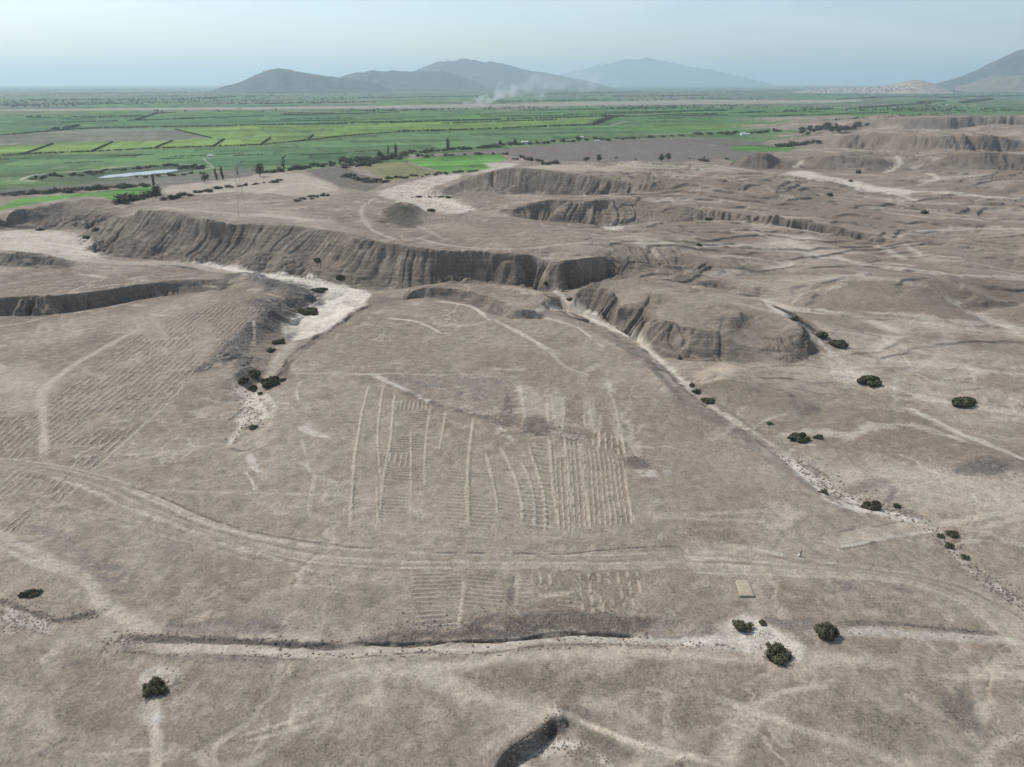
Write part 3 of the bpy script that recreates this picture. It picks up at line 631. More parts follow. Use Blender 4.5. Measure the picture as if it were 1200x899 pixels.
rung([(685, 522), (733, 540), (738, 583), (743, 613), (694, 617), (690, 560)], (705, 550), (711, 610), 1.55, .19, cross=4.5, k=11)
rung([(700, 505), (731, 508), (735, 535), (690, 520)], (712, 505), (714, 530), 2.2, .26, cross=6, k=12)
for p, w in (([(433, 450), (425, 480), (420, 510), (415, 540), (413, 580), (410, 622)], 1.3), ([(450, 450), (445, 480), (442, 517), (445, 540), (447, 567)], 1.2), ([(463, 460), (460, 493), (457, 527), (450, 557), (447, 580), (443, 620)], 1.5), ([(505, 477), (500, 507), (498, 537), (498, 573)], 1.3), ([(482, 500), (482, 587)], 1.0), ([(523, 483), (515, 527)], 1.2), ([(555, 490), (550, 527), (548, 557), (548, 590), (550, 617)], 1.6), ([(570, 532), (577, 560), (583, 587), (582, 603)], 1.5), ([(587, 525), (600, 550), (608, 573), (613, 597), (612, 613)], 1.6), ([(610, 540), (622, 563), (627, 590), (627, 620)], 1.2), ([(620, 523), (630, 553), (637, 577), (640, 607), (638, 623)], 1.5), ([(643, 510), (647, 550), (650, 587), (657, 622)], 1.5), ([(662, 513), (667, 560), (670, 600)], 1.3), ([(680, 517), (683, 550), (688, 587), (692, 617)], 1.6), ([(733, 550), (737, 583), (743, 614)], 1.2), ([(443, 607), (442, 570)], 1.0)):
    line(p, w * .7, PALE * 1.15, .78, wob=.28, dz=.36, soft=.3)
for p in ([(416, 560), (413, 600)], [(446, 540), (443, 580), (443, 615)], [(552, 525), (551, 560), (552, 612)], [(499, 540), (497, 575)], [(572, 533), (579, 562)], [(624, 527), (633, 555)]): line(p, .9, DARK, .6, wob=.4, broken=.4, spk=1)
for p in ([(610, 450), (616, 490), (612, 500)], [(645, 462), (651, 485), (652, 503)], [(661, 465), (660, 503)], [(690, 463), (693, 490), (699, 508)], [(686, 465), (685, 500)], [(713, 458), (722, 475), (730, 520), (735, 538)], [(704, 485), (703, 520), (698, 530)], [(642, 466), (643, 500)], [(648, 465), (658, 465)]): line(p, 1.3, PALE * 1.12, .6, wob=.4, dz=.2)
for pl in ([(645, 465), (661, 465), (661, 503), (648, 503)], [(686, 463), (698, 466), (700, 508), (689, 505)], [(605, 450), (622, 452), (640, 470), (642, 490), (618, 492), (610, 478)], [(713, 462), (724, 470), (733, 520), (720, 515)]): poly(pl, PALE, .55, 1, .8)
poly([(664, 468), (684, 465), (685, 500), (672, 495), (665, 492)], RED * .85, .6, 1, .8)
poly([(95, 640), (150, 655), (160, 690), (118, 690), (100, 668)], DARK * 1.3, .5, 3, 3, broken=.4, spk=1)
poly([(592, 460), (602, 470), (606, 495), (595, 500), (585, 492), (586, 478)], DARK, .75, 1.2, 1.5, spk=1, broken=.6)
poly([(613, 492), (622, 487), (636, 488), (645, 497), (643, 507), (630, 513), (618, 505)], DARK * .9, .9, 1.2, 1.2, spk=1); 
poly([(582, 498), (600, 505), (606, 520), (590, 522), (580, 512)], SAND * 1.05, .6, 1.2, 1.4, broken=.5, spk=1)
poly([(660, 505), (672, 506), (678, 512), (668, 515)], DARK, .75, .8, .8, spk=1); poly([(640, 503), (655, 506), (685, 512), (690, 516), (660, 512)], SAND, .6, 1, 1)
poly([(733, 535), (745, 535), (760, 541), (765, 549), (738, 551), (733, 545)], DARK * 1.05, .85, 1, 1.1, spk=1); poly([(735, 551), (760, 550), (788, 550), (790, 557), (765, 561), (740, 557)], WHITE * .8, .8, 1, 1.2, broken=.7)  # dark gravel with the depression's shadow painted in; pale flecks below it
poly([(460, 575), (480, 590), (503, 603), (490, 607), (475, 596)], SAND, .5, 1.2, 1)
line([(440, 625), (500, 622), (600, 632), (700, 627)], 1.3, PALE, .4, wob=.4)
poly([(415, 535), (440, 520), (520, 530), (740, 525), (745, 622), (560, 635), (415, 622)], BASE * 1.08, .35, 4, 3)
# --- the lower plots
rung([(484, 670), (540, 672), (543, 690), (538, 738), (488, 738), (476, 720)], (480, 700), (540, 698), 1.55, .17, al=.4, k=13)
rung([(546, 674), (592, 674), (592, 711), (545, 712)], (546, 690), (592, 694), 1.55, .15, al=.4, k=14)
rung([(607, 680), (622, 676), (623, 710), (607, 711)], (607, 690), (622, 692), 1.55, .15, al=.4, k=15)
rung([(655, 688), (674, 688), (678, 712), (655, 713)], (655, 700), (675, 702), 1.55, .14, al=.4, k=16)
rung([(625, 672), (655, 674), (655, 686), (625, 684)], (640, 672), (641, 686), 2.4, .14, al=.4, k=17)
rung([(678, 672), (752, 670), (757, 718), (682, 716)], (700, 675), (705, 715), 2.6, .14, al=.4, cross=6, k=18)
line([(545, 680), (542, 700), (538, 735)], 1.2, PALE * 1.1, .7, wob=.3, dz=.15); line([(606, 672), (605, 710)], 1.0, PALE * 1.1, .6, wob=.2)
poly([(592, 671), (604, 671), (603, 683), (593, 683)], DARK, .6, .8, .6, spk=1); poly([(593, 689), (603, 689), (603, 711), (592, 711)], DARK, .65, .8, .6, spk=1)
line([(632, 670), (668, 669), (690, 671)], .8, DARK, .6, wob=.3, broken=.2)
# --- the main graded track
U1 = [(-60, 532), (0, 537), (45, 541), (110, 553), (150, 567), (187, 584), (240, 610), (307, 624), (400, 637), (500, 640), (600, 645), (700, 644), (800, 640)]
L1 = [(-60, 548), (0, 548), (50, 556), (97, 570), (147, 595), (200, 613), (250, 634), (333, 658), (400, 668), (500, 670), (600, 668), (700, 669), (800, 668)]
poly(U1 + L1[::-1], PALE * .92, .6, 2, 1, spk=.1)
band(U1, L1, 10, [PALE * 1.12, RED * .95, SAND * .9, BASE * .85], .75)
line(L1[2:7], 1.8, SAND, .8, wob=1.2, broken=.6, dz=.25); line([(150, 572), (190, 590), (245, 616), (310, 632), (370, 641)], 2.2, SAND * .95, .7, wob=1.0, broken=.7)
line([(250, 634), (290, 645), (335, 658), (375, 672)], 1.8, SAND, .7, wob=1.2, broken=.7); line([(110, 554), (140, 566), (187, 581), (240, 606), (275, 618), (307, 625), (400, 641), (480, 645)], .8, DARK, .85, wob=.3, broken=.9, dz=-.3)
U2 = [(800, 632), (870, 640), (940, 655), (1000, 664), (1067, 672), (1133, 684), (1170, 702), (1260, 745)]
L2 = [(800, 672), (870, 672), (940, 676), (1000, 677), (1067, 684), (1120, 702), (1160, 732), (1230, 790)]
poly(U2 + L2[::-1], PALE * 1.0, .65, 2, 1, spk=.1)
band(U2, L2, 9, [SAND * .95, RED, PALE * 1.1, BASE * .9], .7)
poly([(1110, 695), (1160, 705), (1230, 745), (1230, 785), (1170, 740)], TAN, .5, 2, 1)
line([(500, 648), (600, 648), (660, 650), (700, 645), (760, 641), (800, 640)], .8, DARK, .85, wob=.25, broken=.9, dz=-.25); line([(800, 633), (900, 620), (760, 612)], .7, DARK, .4, wob=.3, broken=.3)
line([(400, 642), (460, 643), (540, 646)], .8, DARK, .5, wob=.3, broken=0.05)
band([(0, 575), (60, 586), (130, 603), (220, 626), (300, 650)], [(0, 590), (60, 600), (130, 620), (220, 640), (300, 664)], 4, [PALE, RED], .4)
for p in ([(745, 600), (800, 603), (870, 600), (905, 597)], [(750, 605), (820, 608), (905, 612)]): line(p, 1.6, PALE * 1.05, .45, wob=.5)
# --- hollow way along the foreground
line([(88, 668), (108, 683), (111, 702), (128, 714), (160, 733), (200, 742), (267, 742), (333, 745), (390, 751)], 4.0, PALE * 1.1, .8, wob=.7, spk=.1)
poly([(70, 740), (120, 715), (160, 735), (200, 745), (140, 760), (90, 765), (60, 755)], PALE * 1.02, .55, 3, 2)
line([(150, 752), (250, 758), (330, 763), (400, 765), (470, 761), (533, 760), (587, 756), (617, 748), (667, 745), (733, 749), (800, 752), (870, 757)], 3.6, SAND * .97, .85, wob=.6, spk=.1, dz=-.35)
line([(590, 752), (620, 744), (667, 741), (733, 746), (800, 750), (850, 754)], 2.4, WHITE * .8, .6, wob=.8)
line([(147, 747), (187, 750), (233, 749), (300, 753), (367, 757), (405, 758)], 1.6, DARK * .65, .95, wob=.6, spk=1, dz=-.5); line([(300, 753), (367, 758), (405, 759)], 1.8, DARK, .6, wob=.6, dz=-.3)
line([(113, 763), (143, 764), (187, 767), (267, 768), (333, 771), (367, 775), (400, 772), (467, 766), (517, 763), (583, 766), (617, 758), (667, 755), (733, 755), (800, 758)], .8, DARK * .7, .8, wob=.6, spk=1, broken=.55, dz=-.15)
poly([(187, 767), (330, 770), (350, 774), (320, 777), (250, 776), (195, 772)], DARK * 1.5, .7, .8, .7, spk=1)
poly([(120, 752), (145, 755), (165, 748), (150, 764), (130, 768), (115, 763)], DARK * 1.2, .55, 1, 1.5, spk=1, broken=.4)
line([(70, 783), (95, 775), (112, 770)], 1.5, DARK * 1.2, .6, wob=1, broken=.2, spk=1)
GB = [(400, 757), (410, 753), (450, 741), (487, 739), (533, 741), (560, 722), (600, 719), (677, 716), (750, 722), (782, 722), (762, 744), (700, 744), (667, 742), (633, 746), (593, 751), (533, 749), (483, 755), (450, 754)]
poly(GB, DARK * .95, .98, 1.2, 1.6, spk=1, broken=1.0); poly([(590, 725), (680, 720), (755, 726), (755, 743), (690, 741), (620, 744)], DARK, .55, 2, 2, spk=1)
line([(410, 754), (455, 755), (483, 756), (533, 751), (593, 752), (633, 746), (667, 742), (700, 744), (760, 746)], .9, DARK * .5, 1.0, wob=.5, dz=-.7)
line([(760, 746), (800, 748), (840, 744), (850, 738)], 1.3, DARK, .7, wob=.5, broken=.4); poly([(805, 742), (830, 735), (842, 738), (835, 746), (805, 748)], GREY, .6, .8, .6, spk=1)
line([(765, 743), (790, 722)], 2.5, GREY * 1.2, .5, wob=.7)
line([(400, 789), (467, 786), (533, 780), (600, 769), (667, 767), (733, 764), (800, 767), (870, 772), (960, 772), (1060, 775)], 3.6, PALE * 1.08, .7, wob=.5, spk=.1)
line([(480, 783), (505, 795), (533, 805), (567, 820), (617, 827), (653, 833)], 4.5, PALE * 1.12, .6, wob=1.6); line([(640, 832), (660, 836), (683, 847), (733, 867), (777, 880), (830, 890)], 1.7, PALE * 1.25, .8, wob=.4)
poly([(498, 785), (520, 784), (528, 800), (510, 805)], SAND, .6, 1.4, 1.5, spk=.9); poly([(437, 790), (447, 798), (452, 825), (430, 830), (420, 822), (438, 812)], PALE * 1.15, .6, 1.5, 1.5)
poly([(540, 880), (600, 890), (590, 930), (540, 920)], BASE, .3, 2, 2)
# pit
line([(583, 902), (600, 881), (627, 867), (648, 850), (658, 842)], 2.2, DARK * .8, .85, wob=.7, spk=1)  # shade on the pit wall, painted into the ground colour
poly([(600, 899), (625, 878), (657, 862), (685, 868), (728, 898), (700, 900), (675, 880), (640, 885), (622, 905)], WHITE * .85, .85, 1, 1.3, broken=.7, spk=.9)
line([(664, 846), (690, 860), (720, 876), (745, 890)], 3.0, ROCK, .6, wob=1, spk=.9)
# around the bushes
poly([(847, 733), (860, 722), (880, 719), (902, 732), (927, 749), (944, 760), (930, 774), (893, 771), (860, 758), (800, 758), (800, 750), (845, 747)], WHITE * .9, .9, 1, 1.2, spk=.5)
poly([(915, 752), (925, 742), (948, 738), (957, 748), (936, 752), (944, 760), (930, 758)], WHITE * .75, .7, 1, 1.2, broken=.6, spk=1)
poly([(888, 722), (915, 726), (957, 722), (958, 737), (935, 742), (912, 735)], GREY, .8, .9, .9, spk=1)
line([(943, 743), (987, 741), (1033, 740), (1100, 746), (1167, 746), (1210, 758)], 3.0, WHITE * .75, .7, wob=.7)
line([(985, 731), (1033, 730), (1083, 734), (1133, 740), (1168, 743)], 1.3, DARK * 1.05, .8, wob=.5, spk=1, dz=-.4); line([(985, 726), (1033, 723), (1100, 727)], 1, DARK * 1.6, .5, wob=.4, broken=.1)
poly([(957, 690), (987, 680), (1003, 682), (996, 692), (967, 699)], DARK * 1.25, .75, 1.2, 1.4, spk=1, broken=.8); poly([(910, 700), (960, 702), (950, 715), (915, 712)], RED * .75, .6, 1.5, 1.5, spk=1)
poly([(1040, 687), (1080, 690), (1085, 698), (1050, 694)], DARK * 1.4, .5, 1, 1.2, spk=1)
poly([(860, 699), (870, 698), (880, 702), (872, 712), (850, 712)], RED * .8, .5, 1.5, 1.5)
for p, w in (([(833, 816), (877, 831), (917, 847), (960, 862), (1000, 871), (1033, 884), (1070, 899)], 2.0), ([(880, 830), (905, 816), (927, 808), (973, 803)], 1.6), ([(1133, 787), (1165, 788), (1210, 790)], 3.6), ([(1100, 793), (1153, 794), (1210, 797)], 1.4), ([(1210, 856), (1167, 870), (1152, 893), (1145, 920)], 2.2), ([(760, 884), (800, 888), (852, 899)], 1.4), ([(877, 835), (862, 850), (850, 895)], 4.5), ([(1143, 822), (1158, 832), (1150, 850)], 2)): line(p, w, PALE * 1.2, .6, wob=.5)
poly([(1100, 820), (1118, 808), (1135, 815), (1146, 838), (1157, 850), (1153, 863), (1130, 857), (1107, 838)], DARK * 1.1, .9, 1.8, 1.8, spk=1); line([(1117, 806), (1130, 812)], .9, DARK * .8, .7, wob=.4)
poly([(980, 830), (1020, 825), (1080, 845), (1070, 870), (1020, 870), (985, 850)], RED * .74, .68, 3, 3, spk=1); poly([(800, 810), (840, 825), (835, 850), (800, 870), (770, 840)], RED * .74, .68, 3, 3, spk=1)
poly([(1172, 812), (1200, 806), (1240, 812), (1230, 830), (1185, 822)], RED * .74, .68, 3, 3, spk=1)
poly([(800, 780), (860, 778), (930, 790), (930, 805), (860, 812), (800, 800)], RED, .45, 4, 4, spk=.8); poly([(550, 775), (620, 775), (740, 785), (780, 800), (700, 830), (600, 815), (560, 800)], RED * .74, .68, 3, 3, spk=1)
# left foreground
poly([(-40, 700), (0, 707), (27, 714), (70, 730), (54, 744), (20, 735), (-40, 728)], WHITE * .75, .75, 1.2, 1.4, broken=.5, spk=1)
line([(-40, 697), (0, 704), (33, 716), (68, 730), (90, 723), (117, 718)], 1.2, DARK * .75, .85, wob=.8, spk=1, dz=-.4, broken=.9); line([(-40, 727), (0, 727), (30, 737), (55, 745)], 1.0, DARK, .6, wob=.6, broken=.3, spk=1)
for p, w in (([(-40, 612), (0, 626), (30, 640), (55, 655), (95, 674)], 2.6), ([(-40, 632), (0, 640), (40, 660), (75, 672)], 1.6)): line(p, w, SAND * .95, .75, wob=1)
line([(35, 615), (70, 630), (90, 645), (95, 660)], 5, DARK * 1.6, .55, wob=2.5, spk=1); poly([(95, 650), (150, 660), (150, 690), (115, 690), (100, 670)], GREY * 1.1, .5, 3, 3, broken=.4, spk=1)
poly([(170, 640), (220, 632), (225, 660), (180, 668)], GREY * 1.2, .4, 4, 4, broken=.4, spk=1)
line([(187, 735), (233, 738), (300, 735), (340, 738)], 5.5, DARK * 1.35, .75, wob=1.6, spk=1); line([(200, 733), (245, 732), (300, 720)], 1.2, DARK * 1.2, .6, wob=.8, broken=.2)  # dark patch, plus the shaded slope of the hill edge painted in
line([(225, 699), (250, 692), (287, 680), (300, 675), (350, 668)], .9, DARK, .6, wob=.5, broken=.1); line([(330, 707), (360, 704), (395, 698), (410, 705), (408, 745)], 1.0, DARK * 1.3, .5, wob=.8, broken=.1)
poly([(385, 694), (405, 698), (412, 720), (404, 745), (396, 720)], DARK * 1.5, .45, 1.5, 1.5, spk=1)
poly([(155, 795), (170, 782), (200, 779), (214, 787), (210, 802), (192, 815), (172, 815), (160, 808)], WHITE * .8, .7, 1.2, 1.6, broken=.8, spk=.9)
poly([(163, 820), (185, 815), (195, 835), (182, 850), (165, 845)], SAND, .7, 1.5, 1.8, spk=.9); line([(178, 845), (184, 862), (184, 880), (180, 905)], 1.8, PALE * 1.25, .8, wob=.5)
poly([(178, 837), (188, 834), (187, 848), (180, 850)], np.array((.5, .48, .45)), .6, .8, .8)
line([(186, 806), (200, 806), (210, 795), (205, 785)], 1.3, DARK, .7, wob=.7, spk=1, broken=.6)
for p in ([(285, 861), (350, 843)], [(288, 869), (367, 850)], [(300, 866), (370, 846)], [(100, 884), (180, 878)]): line(p, .8, PALE * 1.2, .6, wob=.2)
line([(200, 900), (223, 880), (240, 867), (280, 850), (300, 830), (330, 815)], 1.3, DARK * 1.2, .55, wob=1.4, broken=.1, spk=1)
poly([(50, 830), (110, 825), (135, 845), (100, 868), (60, 870)], RED * .74, .68, 3, 3, spk=1); poly([(300, 870), (380, 860), (400, 890), (320, 905)], RED * .74, .68, 3, 3, spk=1)
line([(60, 875), (75, 868), (80, 865)], 1.0, DARK, .6, wob=.5); line([(45, 885), (56, 880)], 1.4, DARK, .6, wob=.5)
line([(-20, 800), (20, 795), (70, 780)], 1.0, DARK * 1.2, .5, wob=.9, broken=.1)
poly([(280, 800), (330, 795), (340, 815), (300, 820)], RED * .9, .4, 3, 3)
line([(360, 800), (400, 792), (440, 785)], 3, PALE * 1.1, .5, wob=1)
# fan shading of colour: greyer gravel patches on the slope below the track
poly([(340, 690), (410, 680), (470, 680), (470, 735), (420, 745)], RED * 1.02, .4, 5, 4)
poly([(400, 400), (560, 395), (700, 430), (740, 500), (640, 450), (520, 430), (420, 425)], RED * 1.05, .5, 7, 6)
poly([(760, 480), (830, 490), (930, 570), (920, 600), (780, 590), (755, 540)], RED * 1.1, .5, 7, 6)
# --- the green plain: fields, river, pond
GRN = np.array((.078, .155, .040), F32); BRT = np.array((.170, .265, .052), F32); LIM = np.array((.085, .245, .030), F32)
PLOW = np.array((.150, .125, .108), F32)
gm = np.zeros((NR, NC), F32)
def field(pts, col, a=1.0, soft=6, wob=3, spk=0, it=0): poly(pts, col, a, soft, wob, spk=spk, it=it)
far = rad > 2200
fx, fy = X[far], Y[far]; ca, sa = math.cos(.23), math.sin(.23)
ux, uy = fx * ca + fy * sa + 80 * vnoise(fx / 900, fy / 900, 1), -fx * sa + fy * ca + 60 * vnoise(fx / 700, fy / 700, 2)
def cells(u, v, cu, cv, k):
    row = np.floor(v / cv); u = u / cu + _TAB[k][(row.astype(np.int64) * 7) & 255, 3]; c = np.floor(u)
    h = _TAB[(k + 1) % 6][c.astype(np.int64) & 255, row.astype(np.int64) & 255]
    e = np.minimum(np.minimum(u - c, 1 - (u - c)) * cu, np.minimum(v / cv - row, 1 - (v / cv - row)) * cv)
    return h, e
h1, e1 = cells(ux, uy, 420, 190, 0); h2, e2 = cells(ux, uy, 1500, 700, 3)
c = GRN + (h1[..., None] - .5) * np.array((.06, .06, .035), F32) + (h2[..., None] - .5) * np.array((.03, .03, .02), F32)
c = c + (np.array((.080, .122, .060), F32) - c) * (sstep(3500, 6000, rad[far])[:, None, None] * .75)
brown = sstep(.70, .76, h1)[..., None]; c = c + (np.array((.19, .165, .12), F32) - c) * brown * .8
lite = sstep(.22, .16, h1)[..., None]; c = c + (BRT * .9 - c) * lite * .6
c = c + (np.array((.035, .06, .03), F32) - c) * (sstep(14, 5, e1) * .75)[..., None]
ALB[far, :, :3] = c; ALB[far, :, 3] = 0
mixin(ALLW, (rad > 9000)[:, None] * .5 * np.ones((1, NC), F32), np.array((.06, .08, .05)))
crop = np.zeros((NR, NC), F32); kf = (rad > 420) & (rad < 7000)
# near green belt
field([(-160, 134), (200, 133), (500, 131), (800, 127), (1260, 123), (1260, 134), (1180, 134), (1030, 134), (990, 142), (960, 158), (900, 165), (880, 172), (905, 176), (870, 186), (800, 165), (683, 168), (600, 175), (480, 182), (477, 192), (420, 192), (390, 197), (300, 202), (250, 200), (240, 212), (180, 215), (0, 226), (-160, 232)], GRN * 1.02, 1, 5, 2)
def hq(pts, col, a=1.0): field(pts, col, a, 4, 1.5)
hq([(-160, 141), (0, 140), (100, 136), (400, 133), (400, 143), (250, 147), (100, 150), (0, 156), (-160, 160)], np.array((.065, .14, .055)), .9)
hq([(-160, 163), (0, 158), (100, 151), (210, 151), (247, 162), (167, 166), (67, 168), (0, 171), (-160, 174)], np.array((.165, .155, .115)))
for q in ([(-160, 176), (0, 172), (58, 169), (28, 181), (0, 183), (-160, 188)], [(64, 168), (130, 166), (108, 177), (36, 180)], [(135, 166), (200, 165), (182, 172), (116, 176)], [(206, 164), (256, 162), (248, 171), (188, 173)], [(266, 163), (313, 162), (305, 168), (255, 171)], [(320, 161), (361, 160), (350, 165), (312, 168)], [(371, 158), (400, 156), (470, 154), (467, 156), (400, 160), (364, 164)], [(213, 152), (300, 147), (318, 160), (250, 162)], [(302, 147), (330, 147), (363, 158), (320, 160)], [(332, 147), (400, 146), (560, 142), (633, 140), (700, 138), (698, 140), (683, 146), (633, 148), (560, 151), (467, 153), (400, 156), (367, 157)]):
    hq(q, BRT * random.uniform(.82, 1.08))
hq([(400, 161), (467, 157), (560, 154), (633, 151), (700, 149), (722, 140), (800, 137), (930, 134), (960, 140), (950, 150), (880, 160), (800, 156), (683, 160), (600, 166), (560, 172), (480, 178), (400, 188)], np.array((.085, .165, .06)), .9)
hq([(0, 186), (28, 184), (110, 181), (187, 177), (250, 174), (350, 169), (400, 164), (400, 186), (300, 196), (200, 190), (100, 196), (0, 205)], np.array((.085, .17, .062)), .9)
hq([(150, 196), (250, 186), (400, 176), (400, 188), (300, 197), (240, 196)], np.array((.055, .125, .05)), .85)
hq([(720, 150), (800, 146), (950, 138), (960, 142), (900, 150), (800, 154)], BRT * .7, .7)
# ploughed, lime and straw fields
hq([(477, 186), (567, 176), (633, 170), (717, 164), (800, 160), (883, 165), (915, 174), (890, 180), (850, 186), (790, 190), (710, 190), (617, 186), (590, 181), (500, 184)], PLOW * 1.02)
hq([(700, 178), (780, 172), (800, 176), (720, 184)], PLOW * 1.2, .4)
hq([(477, 187), (500, 184), (587, 180), (594, 188), (567, 192), (587, 197), (523, 203), (507, 198), (487, 193)], LIM)
hq([(423, 193), (475, 190), (503, 199), (523, 203), (457, 212), (438, 205)], np.array((.185, .175, .07)))
hq([(357, 200), (395, 193), (420, 203), (455, 213), (430, 225), (400, 219)], np.array((.135, .118, .092)))
for k in range(6): line([(362 + 7 * k, 199 - k), (404 + 6 * k, 221 - 2 * k)], 2.2, PLOW * .75, .6, wob=.3, it=0)
hq([(852, 172), (890, 170), (935, 173), (925, 178), (880, 177), (860, 176)], LIM * .8)
field([(567, 191), (607, 191), (602, 196), (560, 203), (548, 205), (575, 197)], SAND, .8, 5, 5); field([(617, 195), (673, 193), (760, 192), (850, 196), (860, 200), (760, 199), (680, 200)], PALE, .7, 6, 6)
hq([(-160, 244), (0, 242), (20, 233), (100, 226), (180, 218), (178, 230), (137, 237), (120, 230), (90, 231), (50, 237), (0, 247), (-70, 254), (-160, 250)], LIM * .88)
hq([(-160, 228), (0, 222), (50, 219), (167, 209), (240, 203), (300, 196), (312, 198), (293, 207), (230, 214), (187, 218), (170, 216), (0, 232), (-160, 240)], np.array((.15, .135, .115)))
up = (Z > PLAIN + 2.0 + 1.5 * N1) & (rad > 1500)[:, None] & (rad < 3400)[:, None]
mixin(ALLW, up * 1.0, RED * 1.06, .3); mixin(ALLW, up * .5 * sstep(-.1, .5, N3), PALE, .3); mixin(ALLW, up * .6 * sstep(.12, .4, SLOPE), ROCK)
uu, vv = X[kf] * ca + Y[kf] * sa, -X[kf] * sa + Y[kf] * ca
hh_, ee_ = cells(uu + 40 * vnoise(uu / 500, vv / 500, 1), vv + 30 * vnoise(uu / 400, vv / 400, 2), 260, 95, 2)
fac = 1 + .55 * (hh_ - .5) - .3 * sstep(6, 2, ee_) + .30 * fbm(uu / 9, vv, 9, 3, 1) + .26 * fbm(uu, vv, 70, 3, 2) + .16 * fbm(uu, vv / 5, 14, 2, 4)
low = (Z[kf] < PLAIN + 1.0) & (ALB[kf][..., 1] > ALB[kf][..., 0] * .93)
ALB[kf, :, :3] *= np.where(low, fac, 1)[..., None]; del fac, low, uu, vv, crop
# pond and its banks
poly([(28, 208), (100, 202), (150, 195), (213, 193), (247, 196), (240, 201), (167, 211), (50, 215)], np.array((.06, .085, .045)), .95, 6, 4)
for p, w in (([(24, 212), (30, 207), (50, 204), (100, 200), (143, 195)], 7), ([(28, 212), (42, 212)], 9), ([(127, 210), (187, 207), (240, 199), (250, 196)], 6), ([(200, 192), (230, 193), (250, 196)], 5), ([(238, 186), (250, 196)], 3), ([(60, 198), (80, 195)], 4)): line(p, w, SAND * .85, .9, wob=1.5)
POND = [(115, 208.2), (126, 205.2), (140, 204.2), (150, 202.8), (170, 201.4), (183, 199.6), (203, 198.6), (212, 199.2), (203, 201.0), (190, 203.2), (181, 203.4), (172, 205.2), (160, 204.9), (150, 207.2), (138, 207.0), (128, 208.6)]
# river bed: a pale braided band
field([(-160, 131), (0, 130), (200, 129), (400, 127.5), (600, 125.5), (800, 122.5), (967, 121), (1010, 119), (1010, 116), (967, 117), (800, 117), (600, 121.5), (400, 124.5), (200, 126.5), (0, 128.5), (-160, 129)], np.array((.29, .245, .205)), 1, 20, 12)
line([(-160, 129.5), (200, 127.6), (400, 125.6), (600, 122.8), (800, 119.5), (960, 118.5)], 46, np.array((.46, .41, .36)), .85, wob=16)
line([(600, 126.5), (700, 125), (800, 123), (900, 121)], 26, np.array((.12, .11, .09)), .6, wob=24, broken=.1)
for p in ([(1030, 123), (1100, 121)], [(950, 127), (1000, 126)], [(1090, 115), (1180, 113)], [(1020, 111), (1060, 109)]): line(p, 60, np.array((.34, .28, .23)), .7, wob=25)
# tracks in the plain
for p, w in (([(717, 147), (733, 142)], 10), ([(800, 156), (860, 152), (930, 147)], 8), ([(640, 168), (690, 160)], 5), ([(760, 158), (800, 156)], 6), ([(405, 190), (470, 183), (560, 173)], 4)): line(p, w, SAND * .8, .7, wob=2)

# ------------------------------------------------------------------ ground mesh and its soil material
Z += (.05 * N2 + .10 * np.roll(N1, (57, 31), (0, 1))) * (rad < 1500)[:, None]
def mat(name): 
    m = bpy.data.materials.new(name); m.use_nodes = True
    return m, m.node_tree, m.node_tree.nodes['Principled BSDF']
def N(t, kind, **kw):
    n = t.nodes.new(kind)
    for k, v in kw.items():
        if k in n.inputs: n.inputs[k].default_value = v
        else: setattr(n, k, v)
    return n
def mult(t, a, b):
    n = t.nodes.new('ShaderNodeMath'); n.operation = 'MULTIPLY'
    for i, q in enumerate((a, b)):
        if isinstance(q, (int, float)): n.inputs[i].default_value = q
        else: t.links.new(q, n.inputs[i])
    return n.outputs[0]
soil, t, bs = mat('soil')
at_ = N(t, 'ShaderNodeAttribute', attribute_name='albedo')
pos = N(t, 'ShaderNodeNewGeometry').outputs['Position']
def tex(scale, detail=3.0, rough=.6):
    n = N(t, 'ShaderNodeTexNoise', Scale=scale, Detail=detail, Roughness=rough); t.links.new(pos, n.inputs['Vector']); return n.outputs['Fac']
def remap(v, a, b, c, d):
    n = N(t, 'ShaderNodeMapRange'); t.links.new(v, n.inputs['Value'])
    for k, q in zip(('From Min', 'From Max', 'To Min', 'To Max'), (a, b, c, d)): n.inputs[k].default_value = q
    return n.outputs['Result']
mott = mult(t, remap(tex(.35, 4, .7), .3, .7, .82, 1.18), remap(tex(1.6, 3, .75), .3, .7, .70, 1.30))
stones = remap(tex(1.15, 2, .8), .56, .64, 0, 1)
cl = remap(tex(.16, 3, .65), .40, .62, 0, 1)
dk = mult(t, mult(t, stones, cl), at_.outputs['Alpha'])
dkf = remap(dk, 0, 1, 1, .34)
grains = mult(t, remap(tex(2.1, 1, .5), .60, .70, 0, .55), at_.outputs['Alpha'])
vm = t.nodes.new('ShaderNodeVectorMath'); vm.operation = 'SCALE'; t.links.new(at_.outputs['Color'], vm.inputs[0]); t.links.new(mult(t, mott, dkf), vm.inputs['Scale'])
gx_ = N(t, 'ShaderNodeMix', data_type='RGBA'); t.links.new(grains, gx_.inputs['Factor']); t.links.new(vm.outputs['Vector'], gx_.inputs['A']); gx_.inputs['B'].default_value = (.42, .37, .31, 1)
t.links.new(gx_.outputs['Result'], bs.inputs['Base Color'])
bs.inputs['Roughness'].default_value = .95; bs.inputs['Specular IOR Level'].default_value = .12
bp = N(t, 'ShaderNodeBump', Strength=.7, Distance=.35); t.links.new(tex(.9, 5, .7), bp.inputs['Height']); t.links.new(bp.outputs['Normal'], bs.inputs['Normal'])
me = grid_mesh('ground', X, Y, Z, ALB); me.materials.append(soil)
ground = bpy.data.objects.new('ground', me); COL.objects.link(ground); ground['kind'] = 'structure'; ground['label'] = 'dry eroded desert ground running out into green farmland'
del N1, N2, N3, N4, RILL, SLOPE
